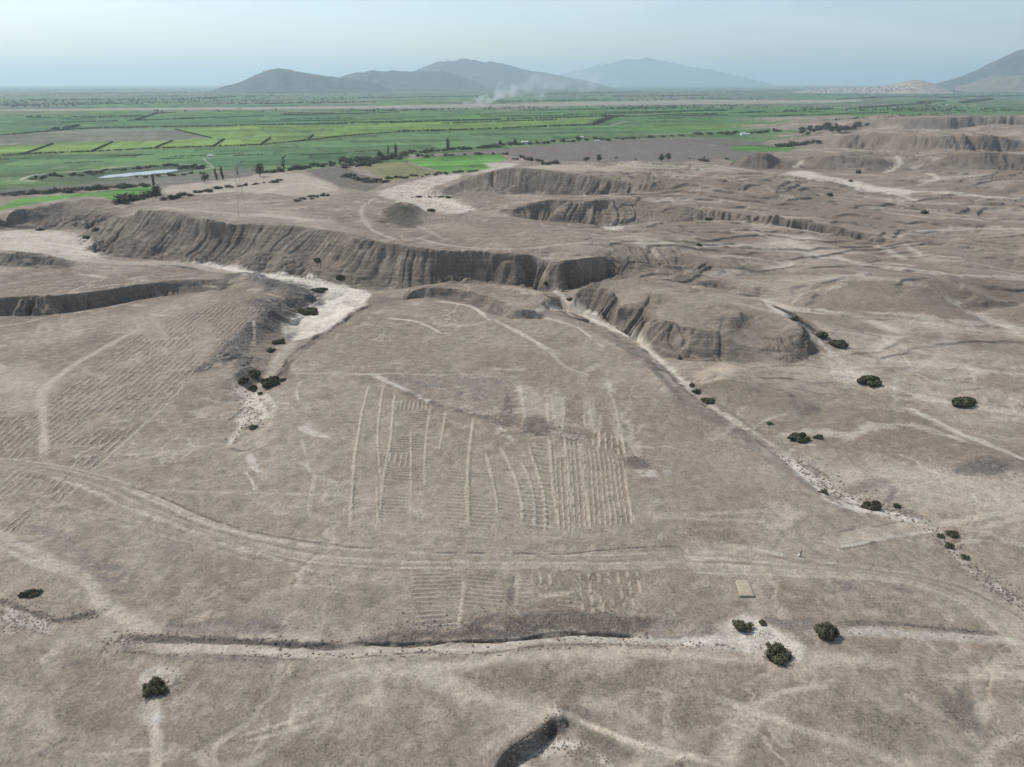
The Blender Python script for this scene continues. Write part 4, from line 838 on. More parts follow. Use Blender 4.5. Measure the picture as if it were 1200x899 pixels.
# ------------------------------------------------------------------ builders for the things that stand on the ground
def simple(name, col, rough=.8, spec=.2, var=0.0, scale=1.0, metal=0.0):
    m, t, b = mat(name)
    b.inputs['Base Color'].default_value = (*col, 1); b.inputs['Roughness'].default_value = rough; b.inputs['Specular IOR Level'].default_value = spec; b.inputs['Metallic'].default_value = metal
    if var:
        g = N(t, 'ShaderNodeTexCoord'); n = N(t, 'ShaderNodeTexNoise', Scale=scale, Detail=4.0, Roughness=.65); t.links.new(g.outputs['Object'], n.inputs['Vector'])
        r = N(t, 'ShaderNodeMapRange'); r.inputs['From Min'].default_value = .3; r.inputs['From Max'].default_value = .7; r.inputs['To Min'].default_value = 1 - var; r.inputs['To Max'].default_value = 1 + var
        t.links.new(n.outputs['Fac'], r.inputs['Value'])
        v = t.nodes.new('ShaderNodeVectorMath'); v.operation = 'SCALE'; v.inputs[0].default_value = col; t.links.new(r.outputs['Result'], v.inputs['Scale'])
        t.links.new(v.outputs['Vector'], b.inputs['Base Color'])
    return m
LEAF = [simple('leaf_dark', (.105, .102, .055), .75, .2, .35, .8), simple('leaf_green', (.055, .080, .028), .75, .2, .35, .5), simple('leaf_grey', (.075, .092, .055), .8, .2, .3, .5), simple('leaf_scrub', (.112, .102, .062), .8, .15, .35, .6)]
BARK = simple('bark', (.11, .085, .062), .9, .1, .3, 3.0)
STEEL = simple('galvanised_steel', (.36, .37, .37), .55, .4, .12, 1.0)
WHITEPAINT = simple('white_paint', (.74, .73, .69), .7, .3, .08, .6)
ADOBE = simple('adobe', (.40, .335, .255), .95, .1, .16, 1.3)
STONE = simple('stone', (.165, .138, .114), .95, .1, .35, .9)
HILL = simple('hill_rock', (.085, .078, .068), .95, .05, .3, .004)
HILLM = simple('hill_dust', (.20, .165, .13), .95, .05, .25, .006)
HILLP = simple('hill_sand', (.34, .28, .215), .95, .05, .3, .006)

def link(name, me, parent=None, mats=()):
    for m in mats: me.materials.append(m)
    o = bpy.data.objects.new(name, me); COL.objects.link(o)
    if parent is not None: o.parent = parent
    return o
def tag(o, label=None, cat=None, group=None, kind=None):
    for k, v in (('label', label), ('category', cat), ('group', group), ('kind', kind)):
        if v: o[k] = v
    return o
def empty(name, loc, label, cat, group=None):
    o = bpy.data.objects.new(name, None); COL.objects.link(o); o.location = loc; o.empty_display_size = .5
    return tag(o, label, cat, group)
def pydata(name, v, f, smooth=False):
    me = bpy.data.meshes.new(name); me.from_pydata([tuple(map(float, q)) for q in v], [], [tuple(map(int, q)) for q in f])
    if smooth: me.polygons.foreach_set('use_smooth', [True] * len(me.polygons))
    me.update(); return me
def quads(name, P, Nn, size, r):
    """one small leaf-spray face at each point, turned at random about its outward direction"""
    n = len(P); a = r.normal(size=(n, 3)); a -= Nn * (a * Nn).sum(1)[:, None]; a /= np.linalg.norm(a, axis=1)[:, None] + 1e-9
    b = np.cross(Nn, a); s = size * r.uniform(.55, 1.25, (n, 1)); k = r.uniform(.5, 1.0, (n, 1))
    v = np.stack([P - a * s, P + b * s * k, P + a * s, P - b * s * k], 1).reshape(-1, 3)
    me = bpy.data.meshes.new(name); me.vertices.add(4 * n); me.vertices.foreach_set('co', v.astype(F32).ravel())
    me.loops.add(4 * n); me.loops.foreach_set('vertex_index', np.arange(4 * n, dtype=np.int32)); me.polygons.add(n); me.polygons.foreach_set('loop_start', np.arange(0, 4 * n, 4, dtype=np.int32))
    me.update(calc_edges=True); return me
def cloud(lobes, n, r, fill=.55):
    """points and outward directions through a crown made of uneven lobes (x, y, z, rx, ry, rz)"""
    L = np.array(lobes, float); w = L[:, 3] * L[:, 4] + L[:, 4] * L[:, 5]; k = r.choice(len(L), n, p=w / w.sum())
    d = r.normal(size=(n, 3)); d /= np.linalg.norm(d, axis=1)[:, None]
    rad_ = np.maximum(r.random(n) ** .4, fill * r.random(n))[:, None] * (1 + .16 * np.sin(5 * d[:, :1] + 3 * d[:, 1:2] * 2 + k[:, None]))
    P = L[k, :3] + d * rad_ * L[k, 3:]
    nn = d / L[k, 3:]; nn += .7 * r.normal(size=(n, 3)) * np.linalg.norm(nn, axis=1)[:, None] * .6; nn /= np.linalg.norm(nn, axis=1)[:, None]
    keep = P[:, 2] > .02
    return P[keep], nn[keep]
def sticks(name, segs, sides=6):
    """tapered limbs joined in one mesh: (start, end, r0, r1)"""
    v, f = [], []
    for a, b, r0, r1 in segs:
        a, b = Vector(a), Vector(b); d = (b - a).normalized(); x = d.orthogonal().normalized(); y = d.cross(x); o = len(v)
        for c, rr in ((a, r0), (b, r1)):
            for k in range(sides):
                t = 2 * math.pi * k / sides; v.append(c + x * math.cos(t) * rr + y * math.sin(t) * rr)
        for k in range(sides): f.append((o + k, o + (k + 1) % sides, o + sides + (k + 1) % sides, o + sides + k))
        f.append(tuple(o + k for k in reversed(range(sides)))); f.append(tuple(o + sides + k for k in range(sides)))
    return pydata(name, v, f)
def boxes(name, bs):
    """(centre, half size, turn about z) boxes in one mesh"""
    v, f = [], []
    for c, h, a in bs:
        o = len(v); ca, sa = math.cos(a), math.sin(a)
        for sx in (-1, 1):
            for sy in (-1, 1):
                for sz in (-1, 1):
                    x, y = sx * h[0], sy * h[1]; v.append((c[0] + ca * x - sa * y, c[1] + sa * x + ca * y, c[2] + sz * h[2]))
        for q in ((0, 1, 3, 2), (4, 6, 7, 5), (0, 4, 5, 1), (2, 3, 7, 6), (0, 2, 6, 4), (1, 5, 7, 3)): f.append(tuple(o + i for i in q))
    return pydata(name, v, f)
def mpp(p): return (Vector(p) - Vector((0, 0, HC))).length / F
# ------------------------------------------------------------------ far hills, water, town, trees
def hill(pts, D, depth, m, label, seed, z0=PLAIN - 3):
    p = smooth_line(pts, 1); n, nd = 150, 44
    d = rays(p[:, 0], p[:, 1]); hh = np.hypot(d[:, 0], d[:, 1]); a = np.arctan2(d[:, 0], d[:, 1]); z = HC + d[:, 2] / hh * D
    A = np.linspace(a[0], a[-1], n); H = np.interp(A, a, z) - z0; tt = np.linspace(0, 1, nd)
    H = np.maximum(H, 0); v = []
    for j, t in enumerate(tt):
        f = (1 - abs(2 * t - 1) ** 1.5)
        for i in range(n):
            R = D + (t - .5) * depth * (.55 + .45 * H[i] / max(H.max(), 1)); x, y = R * math.sin(A[i]), R * math.cos(A[i])
            k = H.max() * 1.1
            nz = mnoise.ridged_multi_fractal(Vector((x / k, y / k, seed)), 1.0, 2.1, 5, 1.0, 2.0) / 2.2
            w = 1 - abs(2 * t - 1)
            h = H[i] * f * (1 - (1 - w ** .8) * .9 * (1 - nz)) * (1 + .075 * mnoise.fractal(Vector((A[i] * 60, seed, t * 2)), 1.0, 2.0, 5))
            v.append((x, y, z0 + h))
    f = [(j * n + i, j * n + i + 1, (j + 1) * n + i + 1, (j + 1) * n + i) for j in range(nd - 1) for i in range(n - 1)]
    # underside so the hill is a closed body
    ring = [i for i in range(n)] + [j * n + n - 1 for j in range(1, nd)] + [(nd - 1) * n + i for i in range(n - 2, -1, -1)] + [j * n for j in range(nd - 2, 0, -1)]
    f.append(tuple(reversed(ring)))
    o = link('hill', pydata('hill', v, f, True), mats=[m]); tag(o, label, kind='structure'); return o
hill([(246, 107), (262, 101), (280, 97), (295, 89.5), (308, 84), (318, 80.5), (334, 80), (350, 84), (375, 88), (400, 91.5), (425, 94), (440, 97), (458, 105)], 12500, 2300, HILL, 'dark flat-topped hill rising alone from the green plain', 1.0)
hill([(368, 106), (384, 99), (396, 91), (412, 86), (424, 83), (446, 83.5), (460, 82), (480, 84), (505, 83), (522, 85), (540, 89), (560, 97), (580, 106)], 15500, 2600, HILL, 'long low hill range behind the flat-topped hill', 2.0)
hill([(438, 103), (456, 94), (478, 86), (492, 80), (502, 75.5), (514, 72), (527, 71), (541, 69), (556, 70), (575, 73.5), (590, 74), (606, 79), (625, 83.5), (640, 85), (668, 91), (700, 97), (716, 103)], 20500, 4200, HILL, 'tall hazy mountain range behind the smoke', 3.0)
hill([(618, 101), (634, 95), (655, 88), (672, 83), (692, 79), (715, 73.5), (735, 69.5), (750, 67.5), (766, 69.5), (790, 74), (815, 79), (840, 83), (862, 88), (895, 96), (912, 101)], 42000, 6000, HILL, 'faint blue mountain range farthest off', 4.0)
hill([(1085, 101), (1120, 92), (1140, 83.5), (1155, 76), (1170, 69), (1185, 62.5), (1200, 57), (1230, 50), (1275, 48), (1330, 60), (1400, 90)], 17500, 3600, HILL, 'dark bare hill at the edge of the plain beyond the town', 5.0)
hill([(1118, 102), (1138, 97), (1150, 93), (1162, 89), (1178, 87), (1200, 88), (1230, 86), (1270, 94), (1300, 102)], 15000, 1500, HILLM, 'low dusty brown hill in front of the dark hill', 6.0)
rise = hill([(925, 109), (945, 106), (975, 103.5), (1005, 102.5), (1030, 101.5), (1046, 99), (1058, 95.5), (1070, 93), (1084, 94.5), (1094, 98), (1104, 102), (1118, 109)], 12600, 2600, HILLP, 'pale sandy knoll with the town on its lower slope', 7.0)

pm, pt, pb = mat('pond_water'); pb.inputs['Base Color'].default_value = (.16, .17, .16, 1); pb.inputs['Roughness'].default_value = .08
pn = N(pt, 'ShaderNodeTexNoise', Scale=.6, Detail=3.0); pbm = N(pt, 'ShaderNodeBump', Strength=.25, Distance=.1)
pt.links.new(N(pt, 'ShaderNodeNewGeometry').outputs['Position'], pn.inputs['Vector']); pt.links.new(pn.outputs['Fac'], pbm.inputs['Height']); pt.links.new(pbm.outputs['Normal'], pb.inputs['Normal'])
q = hit(*smooth_line(POND + POND[:1], 2).T); zz = float(ground_z(q[:, 0], q[:, 1]).max()) + .06
tag(link('pond_water', pydata('pond_water', [(x, y, zz) for x, y in q[:-1]], [tuple(range(len(q) - 1))]), mats=[pm]), 'still bright water of the farm pond', kind='structure')

# --- trees: three kinds, each with a trunk and a crown; the copies share their shapes
def crown_mesh(kind, seed):
    r = np.random.default_rng(seed)
    if kind == 'round': L = [(r.normal() * .16, r.normal() * .16, .56 + r.normal() * .12, .26 + .1 * r.random(), .26 + .1 * r.random(), .22 + .1 * r.random()) for _ in range(9)]
    elif kind == 'tall': L = [(r.normal() * .05, r.normal() * .05, .16 + .09 * k, (.14 + .05 * r.random()) * (1 - abs(k - 3.2) * .11), (.14 + .05 * r.random()) * (1 - abs(k - 3.2) * .11), .12) for k in range(9)]
    elif kind == 'wispy': L = [(r.normal() * .10, r.normal() * .10, .3 + .08 * k, .10 + .05 * r.random(), .10 + .05 * r.random(), .07) for k in range(9)]
    else: L = [(r.normal() * .30, r.normal() * .30, .28 + r.normal() * .1, .26 + .14 * r.random(), .26 + .14 * r.random(), .24 + .1 * r.random()) for _ in range(7)]
    P, nn = cloud(L, {'round': 620, 'tall': 620, 'wispy': 330, 'low': 420}[kind], r)
    return quads('crown_' + kind, P, nn, {'round': .055, 'tall': .04, 'wispy': .035, 'low': .075}[kind], r)
PROTO = {}
for kd, lm in (('round', LEAF[0]), ('tall', LEAF[0]), ('wispy', LEAF[2]), ('low', LEAF[3])):
    for s in range(3):
        c = crown_mesh(kd, 40 + s + len(kd)); c.materials.append(lm)
        if kd == 'low': st_ = sticks('stem', [((0, 0, -.06), (.05 * s, .03, .3), .03, .012), ((0, 0, 0), (-.12, .08, .32), .022, .01), ((0, 0, 0), (.1, -.12, .3), .022, .01)], 5)
        else: st_ = sticks('trunk', [((0, 0, -.05), (.01, .01, .42), .03, .02), ((.01, .01, .4), (.0, .02, .8), .02, .006), ((0, 0, .3), (.14, .04, .56), .013, .006), ((0, 0, .34), (-.12, .07, .6), .013, .006), ((0, 0, .38), (.02, -.13, .62), .012, .006)], 6)
        st_.materials.append(BARK); PROTO[kd, s] = (c, st_)
def tree(kind, px, py, h, w, label, group=None, name='tree', cat='tree', parts=True):
    p = G(px, py); s = random.randint(0, 2); c, st_ = PROTO[kind, s]; rz = random.uniform(0, 6.28)
    sc = (w, w, h)
    if parts:
        e = empty(name, p, label, cat, group); e.rotation_euler = (0, 0, rz); e.scale = sc
        for nm, me in (('crown' if kind != 'low' else 'foliage', c), ('trunk' if kind != 'low' else 'stem', st_)):
            o = bpy.data.objects.new(nm, me); COL.objects.link(o); o.parent = e
        return e
    o = bpy.data.objects.new(name, c); COL.objects.link(o); o.location = p; o.rotation_euler = (0, 0, rz); o.scale = sc
    return tag(o, label, cat, group)
tree('tall', 525, 176, 27, 26, 'tall broad dark tree standing alone above the tree line')
tree('round', 446, 186, 15, 15, 'round dark tree left of a slim poplar'); tree('tall', 455, 182, 19, 11, 'slim dark poplar between two rounder trees'); tree('tall', 464, 182, 23, 20, 'thick dark tree right of a slim poplar')
tree('round', 305, 207, 21, 18, 'big dark spreading tree at the edge of the grey field'); tree('tall', 254, 212, 18, 13, 'thinner one of two dark poplars by the grey field'); tree('tall', 261, 211, 21, 14, 'taller one of two dark poplars by the grey field')
tree('round', 240, 214, 13, 14, 'squat dark tree beside the two poplars'); tree('wispy', 333, 203, 27, 22, 'tall grey-green wispy tree by the pale fields'); tree('wispy', 279, 208, 15, 9, 'small thin tree on the pale field bank')
tree('round', 678, 166, 15, 17, 'single round tree by the ruined shed'); tree('round', 604, 170, 14, 13, 'dark tree left of the white farmhouse'); tree('round', 586, 171, 13, 12, 'dark tree in the row before the white farmhouse')
tree('tall', 181, 220, 19, 12, 'narrow dark tree at the corner of the bright green field'); tree('round', 183, 232, 14, 16, 'broad dark tree beside the bright green field corner')
tree('round', 702, 190, 14, 13, 'leaning dark tree on the ploughed field edge'); tree('round', 686, 190, 10, 16, 'low dark tree on the ploughed field edge'); tree('round', 775, 190, 15, 11, 'left tree of the pair before the mounds'); tree('round', 783, 190, 16, 14, 'right tree of the pair before the mounds')
tree('low', 825, 189, 8, 18, 'ragged low tree on the sandy edge by the mounds')
def row(x0, y0, x1, y1, n, h, label, group, kind='low', jx=2, jy=1.0, wf=1.5, name='bush', cat='bush', parts=False):
    for k in range(n):
        t = (k + random.uniform(.1, .9)) / n; hh = h * random.uniform(.7, 1.6)
        tree(kind, x0 + (x1 - x0) * t + random.uniform(-jx, jx), y0 + (y1 - y0) * t + random.uniform(-jy, jy), hh, hh * wf * random.uniform(.8, 1.3), label, group, name, cat, parts)
row(0, 230, 175, 218, 24, 6.5, 'dark bush in the row above the bright green field', 'bushes along the bright green field')
row(138, 238, 185, 229, 12, 7, 'dark bush in the thicket at the bright green field corner', 'bushes at the green field corner')
row(36, 209, 120, 203, 16, 5, 'dark scrub bush on the bank beside the pond', 'bushes round the pond', jy=2); row(120, 201, 205, 194, 16, 4.5, 'dark bush on the far bank of the pond', 'bushes on the far pond bank'); row(205, 196, 240, 199, 8, 6, 'dark bush on the point beside the pond', 'bushes at the pond point', jy=2)
row(155, 209, 240, 203, 9, 4, 'low bush on the near bank of the pond', 'bushes on the near pond bank')
row(190, 235, 260, 222, 10, 5, 'low dark bush on the pale field edge', 'bushes on the pale field edge'); row(255, 222, 330, 212, 10, 4, 'small bush on the pale field bank', 'bushes on the pale field bank')
row(310, 204, 400, 192, 18, 7, 'dark bush along the edge of the brown fields', 'bushes along the brown fields'); row(350, 236, 385, 228, 7, 3.5, 'small dark bush on the tabletop edge', 'bushes on the tabletop edge')
row(400, 191, 475, 184, 26, 8, 'dark bush in the thicket before the straw field', 'thicket before the straw field', jy=2.5); row(400, 196, 445, 191, 12, 7, 'dark bush above the straw field', 'bushes above the straw field', jy=2)
row(470, 180, 600, 171, 24, 7.5, 'dark bush in the row above the ploughed field', 'bushes above the ploughed field'); row(600, 170, 800, 159, 26, 7, 'dark bush on the far edge of the ploughed field', 'bushes beyond the ploughed field')
row(480, 184, 600, 181, 10, 6, 'dark bush above the lime green field', 'bushes above the lime green field'); row(600, 185, 650, 193, 12, 6, 'dark bush by the sandy patch', 'bushes by the sandy patch', jy=2)
row(425, 213, 560, 200, 26, 4, 'low bush on the edge of the straw field', 'bushes on the straw field edge'); row(430, 214, 456, 214, 5, 5, 'bush at the foot of the straw field', 'bushes at the foot of the straw field')
row(400, 205, 430, 213, 7, 6, 'dark bush between the brown and straw fields', 'bushes between brown and straw fields'); row(480, 231, 530, 232, 14, 2.2, 'tiny dark bush on the white sand flat', 'bushes on the white sand flat', jy=.5)
row(935, 156, 1012, 150, 40, 13, 'dark tree in the grove by the far mounds', 'grove by the far mounds', 'round', jx=5, jy=3.5, wf=1.3, name='tree', cat='tree')
row(812, 158, 915, 155, 14, 10, 'dark bush near the white sheds', 'bushes near the white sheds', jx=5); row(915, 172, 962, 167, 14, 8, 'dark bush at the tip of the green strip', 'bushes at the green strip', wf=1.8)
row(715, 186, 870, 186, 6, 4, 'small bush on the edge of the ploughed field', 'bushes on the ploughed edge')
row(1000, 130, 1130, 131, 9, 10, 'far dark tree on the field edge by the mounds', 'far trees by the mounds', 'round', name='tree', cat='tree')

def tree_line(pts, h, label, dens=.06, wide=1.0, name='tree_line', cat='tree line', m=LEAF[0], uneven=.5):
    r = np.random.default_rng(int(abs(pts[0][0] * 13 + pts[0][1] * 7))); p = densify(np.array(pts, float), 1.5); xy = hit(p[:, 0], p[:, 1]); L = np.concatenate([[0], np.cumsum(np.hypot(*np.diff(xy, axis=0).T))])
    n = int(min(max(L[-1] / h * 3.0, 8), 900)); s = np.sort(r.random(n)) * L[-1]; cx = np.interp(s, L, xy[:, 0]) + r.normal(size=n) * h * .3 * wide; cy = np.interp(s, L, xy[:, 1]) + r.normal(size=n) * h * .5 * wide
    z = ground_z(cx, cy); hh = h * (1 - uneven * r.random(n) ** .6 * 1.2).clip(.15, 2); o = Vector((float(cx[0]), float(cy[0]), float(z[0])))
    lobes = [(x - o.x, y - o.y, c - o.z + q * .5, q * .55 * r.uniform(.7, 1.4), q * .55, q * .55) for x, y, c, q in zip(cx, cy, z, hh)]
    P, nn = cloud(lobes, int(min(16 * n, 9000)), r)
    me = quads(name, P, nn, h * .17, r); e = link(name, me, mats=[m]); e.location = o
    return tag(e, label, cat)
def hedge(pts, h, label): return tree_line(pts, h * 1.35, label, name='hedge', cat='hedge', m=LEAF[1], uneven=.35, wide=.6)
hedge([(-100, 188), (0, 183), (28, 181), (110, 178), (187, 174)], 3.2, 'hedge along the near side of the bright field row, longer part'); hedge([(187, 174), (250, 172), (307, 170), (350, 166), (400, 160), (467, 155)], 3.2, 'hedge below the bright fields where it curves away')
for a, b, l in (((28, 181), (62, 169), 'first'), ((110, 177), (132, 167), 'second'), ((183, 173), (202, 165.5), 'third'), ((250, 172), (263, 163.5), 'fourth'), ((307, 169), (317, 162), 'fifth'), ((362, 163.5), (367, 158.5), 'sixth')): hedge([a, b], 3.0, 'short slanting hedge between bright fields, %s from the left' % l)
hedge([(467, 155), (560, 152), (633, 149), (683, 147), (702, 146)], 5, 'dark hedge below the pale green strip'); hedge([(400, 145), (567, 141), (633, 139), (700, 137)], 5.5, 'dark hedge above the pale green strip')
hedge([(-100, 164), (0, 159), (60, 154), (100, 151), (200, 149)], 4, 'hedge along the top of the brown field'); hedge([(200, 149), (300, 147), (400, 145)], 4, 'hedge above the bright fields beyond the brown field')
tree_line([(697, 146), (708, 142), (718, 138), (705, 136.5)], 13, 'dark hook-shaped clump of trees ending the pale green strip', wide=1.3); tree_line([(690, 136), (740, 136)], 8, 'tree row running on from the hook-shaped clump')
hedge([(717, 138), (800, 134), (960, 131)], 4, 'thin hedge crossing the far green fields'); hedge([(960, 142), (1080, 135), (1260, 127)], 5, 'long dark hedge above the far mounds')
hedge([(205, 152), (248, 162)], 2.5, 'hedge on the slanting end of the brown field')
TL = [((202, 117), (240, 116), (277, 113.5), 17, 'dark tree row before the flat-topped hill'), ((287, 114), (298, 113.5), (300, 113.4), 16, 'short tree clump before the flat-topped hill'), ((30, 138), (40, 137.5), (47, 137.5), 11, 'dark tree clump in the far left fields'), ((62, 152.5), (80, 150.5), (95, 148), 10, 'dark clump where two hedges meet'), ((160, 141), (185, 133), (208, 132), 8, 'scattered trees below the river bed'), ((637, 110.5), (690, 109.5), (753, 108), 22, 'tall tree row behind the drifting smoke'),
      ((850, 108.5), (900, 107), (942, 105.5), 17, 'tree row leading to the town'), ((943, 104), (952, 103), (960, 103), 26, 'tall dark trees at the end of the town'), ((962, 102.5), (1000, 102), (1033, 102), 22, 'tree belt behind the town'), ((1050, 108), (1075, 107.5), (1108, 107.5), 18, 'dark trees below the sandy knoll'), ((1007, 127), (1050, 124), (1090, 122), 12, 'tree belt in the fields before the town'), ((1075, 121), (1095, 119.5), (1108, 119), 14, 'tree clump between the fields and the town'), ((1126, 121), (1145, 119), (1163, 117), 22, 'dark grove right of the town'),
      ((1115, 103), (1130, 102), (1140, 102), 20, 'tree clump beyond the town'), ((917, 131), (945, 129.5), (975, 128), 11, 'tree row on the fields right of the river'), ((863, 133), (880, 132), (897, 131), 9, 'small tree row on the far green field'), ((980, 117), (1040, 114), (1100, 113), 13, 'trees below the town'), ((1160, 96), (1190, 95), (1230, 94), 22, 'tree belt under the dusty brown hill'), ((60, 110), (160, 109), (260, 108.5), 16, 'long dark tree belt on the left horizon'), ((30, 118), (110, 117), (190, 117), 14, 'tree belt across the far left plain'), ((-60, 124), (40, 123), (140, 122), 12, 'tree belt beyond the river bed'),
      ((420, 115), (500, 114), (560, 113), 14, 'tree belt across the plain before the mountains'), ((300, 122), (380, 121), (440, 120), 12, 'bank trees along the river bed, left part'), ((560, 119.5), (640, 119), (700, 117.5), 12, 'bank trees along the river bed behind the fire'), ((430, 131), (480, 129.5), (520, 129), 10, 'scrub on the near river bank'), ((600, 130), (680, 129), (790, 126), 9, 'scattered bushes along the near river bank'), ((760, 103.5), (850, 102.5), (930, 101.5), 20, 'thin dark tree belt near the horizon'), ((720, 113.5), (780, 113), (830, 112), 15, 'tree belt beyond the river right of the smoke'), ((330, 135), (380, 134), (430, 133.5), 8, 'scattered trees in the middle fields'),
      ((0, 105.5), (120, 105), (240, 104.8), 20, 'faint tree belt close under the horizon'), ((470, 106.5), (560, 106), (640, 105.5), 20, 'faint tree belt at the foot of the mountains'), ((1100, 115), (1150, 113.5), (1220, 112), 14, 'tree belt on the far right plain')]
for a, b, c, h, l in TL: tree_line([a, b, c], h, l)

for k in range(26):
    x = random.uniform(-40, 950); y = random.uniform(133, 146) if x < 620 else random.uniform(131, 140); L_ = random.uniform(40, 150); sl = random.uniform(-.035, -.012)
    o = hedge([(x, y), (x + L_ * .5, y + sl * L_ * .5), (x + L_, y + sl * L_)], random.uniform(2.5, 5), 'thin dark hedge among the far green fields'); o['group'] = 'hedges among the far green fields'
for k in range(10):
    x = random.uniform(-20, 420); y = random.uniform(186, 194) - x * .02; L_ = random.uniform(25, 60)
    o = hedge([(x, y), (x + L_, y - .045 * L_)], 1.6, 'low ditch hedge in the near green fields'); o['group'] = 'ditch hedges in the near green fields'
def far_trees():
    r = np.random.default_rng(21); px = r.uniform(-60, 1260, 9000); py = 104.5 + 30 * r.random(9000) ** 1.3
    xy = hit(px, py); keep = (fbm(xy[:, 0], xy[:, 1], 900, 2, 2) + .6 * fbm(xy[:, 0], xy[:, 1], 250, 2, 3) > .16) & (np.hypot(xy[:, 0], xy[:, 1]) > 3900 + 900 * r.random(9000)) & (np.abs(py - (129.5 - 10.5 * np.clip(px, 0, 1000) / 1000)) > 3.2); xy = xy[keep]; n = len(xy); z = ground_z(xy[:, 0], xy[:, 1])
    h = r.uniform(6, 15, n); w = h * r.uniform(.8, 2.2, n)
    P, nn = [], []
    for k in range(26):
        d = r.normal(size=(n, 3)); d /= np.linalg.norm(d, axis=1)[:, None]
        P.append(np.stack([xy[:, 0] + d[:, 0] * w * .5, xy[:, 1] + d[:, 1] * w * .5, z + h * .5 + d[:, 2] * h * .48], -1)); nn.append(d)
    o = link('far_trees', quads('far_trees', np.concatenate(P), np.concatenate(nn), 2.6, r), mats=[LEAF[0]]); tag(o, 'countless small dark trees scattered over the hazy plain', kind='stuff')
far_trees()
# --- the town: small flat-roofed houses below the sandy knoll
HM = [simple('plaster_white', (.72, .68, .62), .9, .1, .1, .2), simple('plaster_grey', (.36, .33, .30), .9, .1, .1, .2), simple('plaster_brick', (.40, .29, .22), .9, .1, .1, .2), simple('plaster_blue', (.40, .47, .50), .9, .1, .1, .2)]
HOUSES = []
for k, (w, d, h) in enumerate(((9, 8, 4.5), (12, 9, 6), (8, 8, 7.5), (16, 10, 5))):
    for m in HM[:3] if k != 3 else (HM[0], HM[3]):
        me = boxes('house', [((0, 0, h / 2 - 1), (w / 2, d / 2, h / 2 + 1), 0), ((0, d / 2 - .15, h + .3), (w / 2 - .01, .15, .3), 0), ((0, -d / 2 + .15, h + .3), (w / 2 - .01, .15, .3), 0), ((w * .2, 0, h + .9), (w * .18, d * .2, .9), 0)]); me.materials.append(m); HOUSES.append(me)
LAB = {'plaster_white': 'small white flat-roofed house in the far town', 'plaster_grey': 'small grey flat-roofed house in the far town', 'plaster_brick': 'small brown brick house in the far town', 'plaster_blue': 'small pale blue house in the far town'}
from mathutils.bvhtree import BVHTree
BV = BVHTree.FromPolygons([v.co.copy() for v in rise.data.vertices], [tuple(p.vertices) for p in rise.data.polygons if len(p.vertices) == 4])
def on_rise(px, py):
    h = BV.ray_cast(Vector((0, 0, HC)), Vector(rays(px, py)).normalized())[0]
    return h if h is not None else G(px, py)
for k in range(230):
    t = random.random() ** .8; px = 945 + 118 * t + random.gauss(0, 5); py = 107.5 - 3.5 * t + random.uniform(-3.0, 3.2) * (.5 + .6 * t)
    o = bpy.data.objects.new('house', random.choice(HOUSES)); COL.objects.link(o); o.location = on_rise(px, py); o.rotation_euler = (0, 0, random.choice([.2, .25, 1.8, .3])); s = random.uniform(1.1, 2.2); o.scale = (s, s, random.uniform(1.2, 2.2))
    tag(o, LAB[o.data.materials[0].name], 'house', 'houses of the far town')
def house(px, py, w, d, h, rz, label, roofm, wallm=WHITEPAINT, name='farm_building', cat='building'):
    e = empty(name, G(px, py), label, cat); e.rotation_euler = (0, 0, rz)
    link('wall', boxes('wall', [((0, -d / 2 + .1, h / 2 - .3), (w / 2, .1, h / 2 + .3), 0), ((0, d / 2 - .1, h / 2 - .3), (w / 2, .1, h / 2 + .3), 0), ((-w / 2 + .1, 0, h / 2 - .3), (.1, d / 2 - .2, h / 2 + .3), 0), ((w / 2 - .1, 0, h / 2 - .3), (.1, d / 2 - .2, h / 2 + .3), 0)]), e, [wallm])
    v = [(-w / 2 - .4, -d / 2 - .4, h + .02), (w / 2 + .4, -d / 2 - .4, h + .02), (w / 2 + .4, d / 2 + .4, h + .02), (-w / 2 - .4, d / 2 + .4, h + .02), (-w / 2 - .4, 0, h + d * .2), (w / 2 + .4, 0, h + d * .2)]
    link('roof', pydata('roof', v, [(0, 1, 5, 4), (2, 3, 4, 5), (0, 4, 3), (1, 2, 5), (3, 2, 1, 0)]), e, [roofm])
    DOORM = HM[1]
    for x in (-w * .28, w * .28): link('window', boxes('window', [((x, -d / 2 - .03, h * .55), (.6, .05, .5), 0)]), e, [DARKM])
    link('door', boxes('door', [((0, -d / 2 - .03, 1.0), (.55, .05, 1.0), 0)]), e, [DARKM])
DARKM = simple('dark_opening', (.05, .045, .04), .8, .2)
TIN = simple('tin_roof', (.60, .60, .58), .5, .4, .12, .5)
house(615, 168.5, 15, 9, 4.5, .15, 'white gabled farmhouse in the tree row by the ploughed field', TIN)
house(680, 162.5, 16, 9, 4, -.1, 'long pale shed behind the ploughed field', TIN, HM[1]); house(873, 158.5, 24, 10, 4, .1, 'wide white shed by the far green field', TIN); house(700, 166, 12, 6, 3, .05, 'low white hut on the ploughed field edge', TIN)
house(1047, 127, 22, 9, 4, .2, 'white shed in the fields before the town', TIN); house(1110, 124, 20, 10, 4, .2, 'pale shed between field and town grove', TIN); house(247, 184, 10, 6, 3, .1, 'small white hut in the green fields beyond the pond', TIN)

